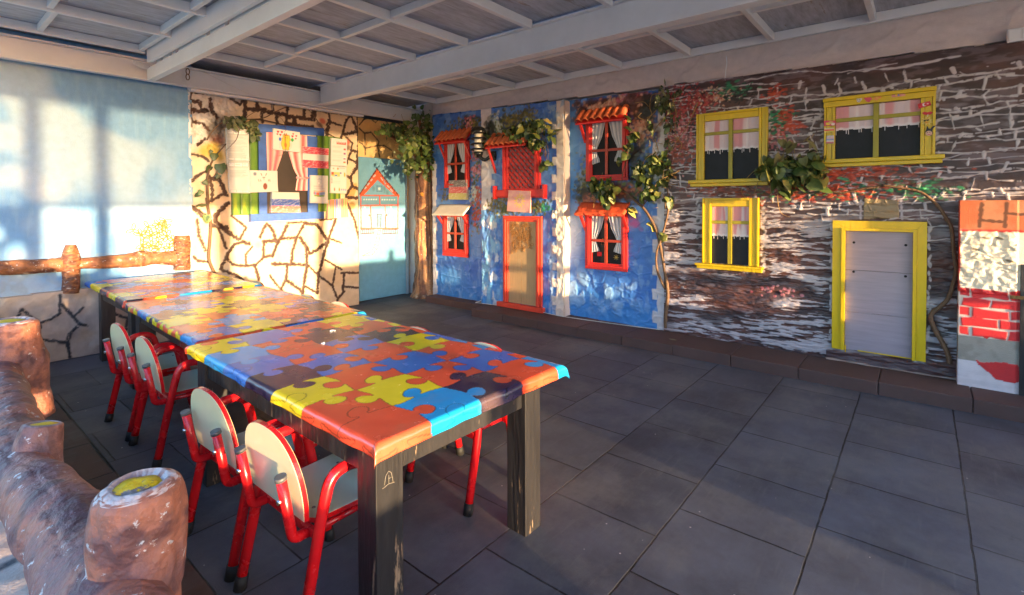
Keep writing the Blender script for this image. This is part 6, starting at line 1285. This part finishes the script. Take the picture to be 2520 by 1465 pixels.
# creeper on the wide house: green leafy one
gv = thing('creeper', on_x(*C4(665, 1440), 4.86), 'green creeper with a thick bent stem rising beside the wide blue house', 'creeper')
m = MB(); stem(m, C4, X3, [(668, 1450), (660, 1380), (672, 1240), (655, 1080), (625, 930), (605, 870), (565, 790), (530, 730), (480, 690), (425, 645), (385, 622)], .020, .010, off=.04); stem(m, C4, X3, [(662, 1215), (625, 1150), (605, 1080), (612, 990), (640, 900), (672, 790), (680, 700), (676, 600), (690, 520)], .014, .007, off=.05); stem(m, C4, X3, [(400, 620), (405, 520), (430, 440), (440, 350)], .005, .003, off=.08); stem(m, C4, X3, [(530, 720), (570, 660), (600, 600), (640, 540)], .006, .003, off=.06); obj('stem', m, M_STEM, gv)
m = MB(); leaves(m, C4, X3, [(260, 590, 26, 16, 27), (320, 590, 28, 16, 27), (310, 650, 26, 14, 24), (305, 700, 10, 12, 7), (600, 470, 26, 22, 30), (645, 440, 22, 22, 27), (680, 510, 16, 22, 18), (500, 510, 26, 22, 24), (560, 610, 20, 22, 18), (600, 660, 12, 8, 7), (685, 680, 16, 12, 12), (640, 885, 12, 10, 6), (520, 560, 20, 18, 12), (540, 660, 20, 12, 12), (660, 560, 16, 14, 12)], .082, 'ivy', DARKG, 61, (.03, .16)); leaves(m, C4, X3, [(430, 245, 8, 4, 2), (458, 285, 12, 10, 6), (480, 318, 8, 4, 2), (440, 360, 10, 8, 6), (440, 410, 10, 8, 4), (390, 435, 8, 8, 4), (450, 205, 8, 6, 2)], .075, 'ivy', DARKG, 62, (.05, .12)); leaves(m, C4, X3, [(575, 845, 2, 2, 1), (460, 728, 4, 3, 2), (640, 890, 2, 2, 1)], .10, 'ivy', [(.24, .22, .06)], 63, (.04, .08)); obj('foliage', m, M_LEAF, gv)
# pale variegated hanging vine between the wide house and the stone house
pv = thing('creeper', on_x(*C4(690, 60), 4.86), 'pale variegated creeper hanging at the join of blue and stone houses', 'creeper')
m = MB()
for k_, pts in enumerate(([(640, 20), (660, 90), (690, 170), (700, 260), (690, 340), (680, 430)], [(640, 50), (580, 60), (565, 130), (580, 170), (550, 190)], [(600, 150), (560, 200), (530, 260), (515, 300)], [(690, 160), (640, 210), (600, 260), (590, 330), (640, 350)], [(858, 100), (830, 170), (780, 260), (730, 330), (680, 420)], [(700, 300), (760, 340), (740, 400)], [(690, 60), (730, 160), (720, 260), (740, 330)], [(485, 105), (530, 100), (560, 130)], [(540, 210), (500, 190), (520, 160), (505, 180)], [(670, 430), (690, 360), (720, 320), (760, 300)], [(600, 320), (620, 400), (560, 405)])): stem(m, C4, X3, pts, .0045, .0025, off=.05+.02*(k_ % 3), seed=k_)
obj('stem', m, M_TWIG, pv)
m = MB(); leaves(m, C4, X3, [(680, 90, 28, 30, 36), (730, 40, 16, 14, 10), (650, 120, 22, 30, 19), (700, 200, 22, 26, 14), (575, 225, 10, 14, 6), (580, 265, 8, 8, 3), (672, 245, 10, 12, 6), (570, 332, 3, 3, 1), (680, 350, 14, 14, 6), (755, 402, 3, 3, 1), (620, 60, 14, 10, 7), (640, 20, 14, 10, 9)], .07, 'oval', VAR, 71, (.02, .14)); obj('foliage', m, M_LEAF, pv)
# big leaved plant with the long bent branch on the stone house
bv = thing('climbing_plant', on_x(*C7(835, 1150), 4.84), 'big leaved climbing plant between yellow windows, its long branch framing the yellow door', 'plant')
m = MB(); stem(m, C7, X4, [(836, 1155), (815, 1100), (785, 1035), (745, 950), (718, 880), (730, 855), (775, 815), (820, 770), (850, 700), (862, 600), (862, 520), (848, 420), (835, 340), (815, 280), (770, 220), (715, 165), (640, 125), (560, 103), (430, 90)], .017, .010, off=.04, jit=.004); obj('branch', m, M_STEM, bv)
m = MB(); stem(m, C7, X4, [(440, 88), (390, 98), (310, 108), (235, 122), (180, 130), (110, 130), (50, 110), (0, 95), (-60, 60)], .010, .008, off=.035, jit=.003); obj('branch', m, M_STEM, bv)
m = MB()
for k_, pts in enumerate(([(700, 600), (640, 640), (580, 700), (560, 780), (590, 830)], [(690, 700), (660, 760), (640, 830)], [(760, 720), (780, 790), (782, 870)], [(830, 790), (825, 880), (850, 950), (920, 980)], [(760, 620), (700, 610), (670, 650), (640, 660)], [(900, 500), (905, 450), (880, 380)], [(940, 500), (950, 460), (920, 400)], [(1060, 420), (1090, 360)])): stem(m, C5, X4, pts, .003, .002, off=.05+.02*(k_ % 3), seed=k_)
obj('twig', m, M_TWIG, bv)
m = MB(); leaves(m, C5, X4, [(930, 600, 81, 38, 63), (1030, 600, 63, 42, 52), (1080, 680, 40, 29, 31), (840, 590, 45, 34, 37), (900, 690, 54, 29, 35), (770, 640, 36, 23, 27), (1140, 610, 23, 34, 18), (1120, 520, 32, 17, 14), (840, 700, 23, 17, 12), (710, 620, 18, 11, 8), (905, 780, 18, 11, 6), (860, 770, 10, 10, 3)], .092, 'ivy', DARKG+[(.15, .17, .04)], 81, (.03, .24)); leaves(m, C5, X4, [(855, 400, 4, 4, 2), (1085, 425, 4, 4, 2), (935, 430, 6, 5, 2), (855, 520, 4, 4, 2), (875, 560, 6, 5, 2), (1040, 415, 8, 5, 2)], .11, 'ivy', [(.24, .20, .09), (.18, .17, .07)], 82, (.06, .16)); obj('foliage', m, M_LEAF, bv)
def twigs(par, fn, plane, boxes, seed, on=on_x):
    R_ = random.Random(seed); m = MB()
    for (x, y, sx, sy, n) in boxes:
        for k_ in range(n):
            a, b = R_.gauss(x, sx), R_.gauss(y, sy); dx, dy = R_.gauss(0, sx*.9), R_.gauss(sy*.5, sy*.8); o_ = R_.uniform(.04, .2); P = [on(*fn(a, b), plane-o_), on(*fn(a+dx*.4, b+dy*.3), plane-o_-R_.uniform(-.02, .05)), on(*fn(a+dx*.8, b+dy*.8), plane-o_), on(*fn(a+dx, b+dy*1.3), plane-o_+R_.uniform(-.02, .03))]
            m.tube(smooth_path(P, 4), R_.uniform(.0014, .0032), 5, False)
    obj('twig', m, M_TWIG, par)
twigs(bv, C5, X4, [(930, 620, 90, 50, 22), (1060, 640, 60, 50, 12)], 5); twigs(gv, C4, X3, [(290, 620, 40, 30, 10), (630, 500, 40, 50, 16), (670, 690, 20, 20, 5)], 6); twigs(lv, C3, X2, [(720, 200, 50, 40, 14), (820, 330, 12, 40, 5)], 7); twigs(tr, I0, 5.72, [(1030, 350, 35, 35, 30), (970, 330, 20, 14, 8)], 8, on_y)
# fallen leaf on the kerb
m = MB(); p = on_x(1645, 822, 4.62); leaf_at(m, (4.62, p.y, .101), (.1, .1, 1), (.3, -1, 0), .10, .06, (.14, .14, .05)); tag(obj('fallen_leaf', m, M_LEAF, loc=(4.62, p.y, .10)), 'dry fallen leaf lying on the brown kerb blocks', 'leaf')

# ================================================================== WALL LAMP, PAPERS AND STICKERS ON THE HOUSES, STRING
p = on_x(*C3(357, 388), 4.70)
la = thing('wall_lamp', p, 'black louvred wall lantern between the narrow house and lattice window', 'lamp')
m = MB(); m.lathe(p, [(.0, .40), (.04, .395), (.075, .375), (.095, .34), (.102, .30), (.085, .298), (.0, .298)], 24); obj('dome', m, M_LAMPB, la)
for k_ in range(3): m = MB(); z = .235-.068*k_; m.lathe(p, [(.06, z+.022), (.085, z+.016), (.105, z), (.103, z-.006), (.08, z+.008), (.06, z+.012)], 24); obj('louvre', m, M_LAMPB, la)
m = MB(); m.lathe(p, [(.0, .075), (.052, .075), (.055, .08), (.055, .297), (0, .297)], 20); obj('glass', m, M_LAMPG, la)
m = MB(); m.lathe(p, [(0, 0), (.03, .0), (.045, .012), (.055, .04), (.062, .074), (0, .0745)], 20); obj('base', m, M_LAMPB, la)
m = MB(); q_ = p+Vector((.10, -.16, .02)); m.tube(smooth_path([p+Vector((0, 0, .02)), p+Vector((.04, -.07, -.03)), q_+Vector((-.02, .02, .0)), q_], 5), [.022]*15+[.03], 8) if False else m.tube(smooth_path([p+Vector((0, 0, .02)), p+Vector((.04, -.07, -.03)), q_+Vector((-.02, .02, .0)), q_], 5), .022, 8); m.box(q_.x-.02, q_.x+.025, q_.y-.04, q_.y+.03, q_.z-.06, q_.z+.06, .006); obj('bracket', m, M_LAMPB, la)
PB = lambda f, X, *pts: [(on_x(*f(x, y), X).y, on_x(*f(x, y), X).z) for x, y in pts]
paper('child_drawing', 'crayon flag drawing in grey, red and yellow bands under a small red window', 'drawing', FB(4.885), PB(C3, 4.86, (155, 545), (277, 540), (279, 677), (153, 675)), lambda c: scrib(c, ((0, .33, (196, 186, 110)), (.33, .66, (206, 92, 88)), (.66, 1, (112, 106, 106)))), w=.02, grp='drawings taped on the toy houses')
def d_sun(c):
    c.C[:] = np.array(lin(206, 150, 150)); c.lay(sst(.45, .65, fbm(c.U*20, c.V*20, 19, 3))*.5, lin(214, 176, 150)); x, y = .52*c.W_, .52*c.H_
    for k_ in range(12): a = k_*PI/6; c.stroke([(x+.05*math.cos(a), y+.05*math.sin(a)), (x+.08*math.cos(a), y+.08*math.sin(a))], .014, lin(214, 180, 80), .4)
    c.ell(x, y, .05, .05, lin(206, 180, 96)); c.ell(x, y, .038, .038, lin(206, 160, 150)); c.stroke([(x-.03, y-.03), (x+.03, y+.03)], .007, lin(170, 120, 110)); c.stroke([(x-.03, y+.03), (x+.03, y-.03)], .007, lin(170, 120, 110)); c.ell(x, y-.005, .03, .03, lin(186, 150, 140), al=.4)
paper('child_drawing', 'pink child drawing of a pale sun hanging from the lattice window sill', 'drawing', FB(4.765), PB(C3, 4.75, (562, 610), (712, 618), (712, 768), (549, 756)), d_sun, w=.0, grp='drawings taped on the toy houses')
S6 = lambda *pts: PB(C6, 4.84, *pts)
def stick(name, lab, pts, draw, base=(.74, .73, .72)):
    paper(name, lab, 'sticker', FB(4.84), S6(*pts), draw, base, w=-.008, step=.003, grp='paper stickers on the wide yellow window')
def bands(*cs):
    def d(c):
        n = len(cs)
        for k_, q in enumerate(cs): c.rect(0, c.W_, (1-(k_+1)/n)*c.H_, (1-k_/n)*c.H_, lin(*q))
    return d
def d_flower(c): c.C[:] = np.array(lin(206, 70, 100)); c.ell(.35*c.W_, .4*c.H_, .016, .012, lin(214, 190, 60)); c.ell(.6*c.W_, .6*c.H_, .016, .012, lin(206, 170, 120)); c.ell(.8*c.W_, .3*c.H_, .014, .010, lin(220, 200, 200))
stick('flag_sticker', 'pink and yellow paper flag, top one on the left jamb', ((285, 490), (430, 485), (422, 545), (287, 552)), d_flower)
stick('flag_sticker', 'paper flag with red and yellow bands, second one on the left jamb', ((288, 575), (410, 572), (408, 622), (288, 632)), bands((216, 196, 150), (206, 50, 60), (214, 190, 80)))
stick('flag_sticker', 'paper flag with white, blue and red bands, lowest on the left jamb', ((318, 668), (405, 662), (405, 760), (310, 760)), bands((206, 200, 206), (214, 180, 190), (130, 150, 196), (214, 206, 206), (206, 110, 120)))
def d_tr(c):
    c.C[:] = np.array(lin(200, 40, 60)); x, y = .52*c.W_, .5*c.H_; c.ell(x, y, .012, .012, (.75, .74, .73)); c.ell(x+.005, y, .0095, .0095, lin(200, 40, 60)); c.ell(x+.018, y, .004, .004, (.75, .74, .73))
stick('flag_sticker', 'tilted red paper flag with a white crescent on the right jamb', ((1405, 290), (1550, 252), (1568, 300), (1420, 345)), d_tr)
def blob(name, lab, shapes, w=.0):
    """a cut paper shape: outline polygons in C6 pixels, each with its colour"""
    ctr = on_x(*C6(*np.mean(np.array(shapes[0][0]), axis=0)), 4.835); par = None
    for k_, (pts, c_) in enumerate(shapes):
        m = MB(FB(4.838)); P = PB(C6, 4.838, *pts); m.prism(P, .0012*k_, .0012*k_+.0011); mt = mat('sticker_%d_%d_%d' % c_, lin(*c_), .5, .08, 10)
        o = obj(name if k_ == 0 else 'printed_detail', m, mt, par, loc=ctr)
        if k_ == 0: par = o; tag(o, lab, 'sticker', 'paper stickers on the wide yellow window')
def circ(x, y, a, b, n=12): return [(x+a*math.cos(2*PI*i/n), y+b*math.sin(2*PI*i/n)) for i in range(n)]
blob('animal_sticker', 'white paper kitten face on the yellow window head', [([(672, 210), (695, 225), (718, 222), (740, 205), (742, 235), (710, 270), (680, 262)], (206, 196, 196)), (circ(690, 240, 5, 5, 8), (40, 40, 50)), (circ(715, 238, 5, 5, 8), (40, 40, 50)), ([(690, 252), (705, 262), (722, 248), (705, 256)], (40, 40, 50))])
blob('shirt_sticker', 'pink paper dress shape on the yellow window head', [([(765, 185), (790, 182), (800, 172), (830, 178), (850, 215), (870, 235), (845, 240), (830, 268), (795, 260), (765, 225)], (204, 80, 104)), (circ(812, 190, 18, 12), (214, 186, 190))])
blob('star_sticker', 'orange paper star shape on the yellow window head', [([(885, 190), (915, 195), (935, 175), (945, 195), (972, 200), (965, 222), (940, 222), (920, 245), (880, 238), (890, 212)], (220, 140, 80)), (circ(920, 212, 18, 10), (222, 176, 90))])
blob('crayon_sticker', 'row of tiny coloured paper crayons on the yellow window head', [([(1095, 165), (1120, 160), (1240, 165), (1266, 180), (1250, 192), (1200, 198), (1095, 210)], (206, 130, 130)), ([(1138, 195), (1140, 162), (1152, 155), (1160, 192)], (220, 196, 60)), ([(1165, 192), (1176, 160), (1192, 190)], (80, 140, 200)), ([(1200, 190), (1205, 172), (1250, 172), (1250, 186)], (214, 150, 140))])
blob('lips_sticker', 'red paper lips on the right jamb of the yellow window', [([(1455, 395), (1490, 380), (1520, 388), (1555, 376), (1590, 390), (1560, 415), (1520, 420), (1480, 415)], (190, 24, 44)), ([(1518, 415), (1535, 410), (1528, 442), (1516, 440)], (206, 190, 150))])
sun_pts = []
for k_ in range(18): r_ = (34, 82)[k_ % 2] if k_ % 2 else 40; sun_pts.append((1515+r_*math.cos(k_*PI/9), 492+r_*.72*math.sin(k_*PI/9)))
blob('sun_sticker', 'paper sun with dark glasses on the right jamb of the yellow window', [(sun_pts, (214, 190, 110)), (circ(1515, 492, 40, 32), (206, 170, 60)), ([(1475, 482), (1540, 470), (1542, 482), (1525, 494), (1508, 486), (1492, 500), (1478, 496)], (30, 26, 26)), ([(1490, 508), (1515, 514), (1535, 500), (1515, 508)], (190, 60, 50))])
blob('bunny_sticker', 'paper rabbit face with black ears on the right jamb of the yellow window', [([(1495, 620), (1510, 585), (1518, 545), (1535, 580), (1555, 585), (1590, 548), (1625, 545), (1590, 580), (1580, 605), (1590, 640), (1560, 670), (1515, 662)], (34, 28, 30)), (circ(1540, 638, 42, 30), (214, 170, 150)), (circ(1525, 630, 5, 5, 8), (30, 26, 26)), (circ(1550, 626, 5, 5, 8), (30, 26, 26)), ([(1515, 650), (1540, 660), (1565, 645), (1540, 652)], (190, 50, 60))])
m = MB(); PA = lambda x, y, Y=5.74: on_y(x/3, y/3, Y)
m.tube(smooth_path([PA(1400, 490, 5.80), PA(1560, 560), PA(1830, 690), PA(2010, 738), PA(2290, 752), PA(2450, 742), PA(2520, 718), PA(2640, 685)], 6), .0022, 5, False)
for x, y in ((2008, 738), (2290, 752), (2590, 700)): m.tube([PA(x, y), PA(x+2, y+40), PA(x+1, y+75)], .0022, 5, False)
tag(obj('string', m, M_WIRE, loc=PA(2010, 738)), 'thin white string strung from beam to beam with short hanging ends', 'string')
m = MB(); m.tube(smooth_path([(4.80, 4.43, .125), (4.72, 4.47, .104), (4.74, 4.40, .104), (4.78, 4.0, .104), (4.79, 3.6, .112), (4.76, 3.2, .105), (4.80, 2.6, .105), (4.86, 2.05, .108)], 6), .004, 6, False)
tag(obj('white_cable', m, M_WIRE, loc=(4.78, 4.0, .1)), 'white cable lying along the foot of the blue houses', 'cable')
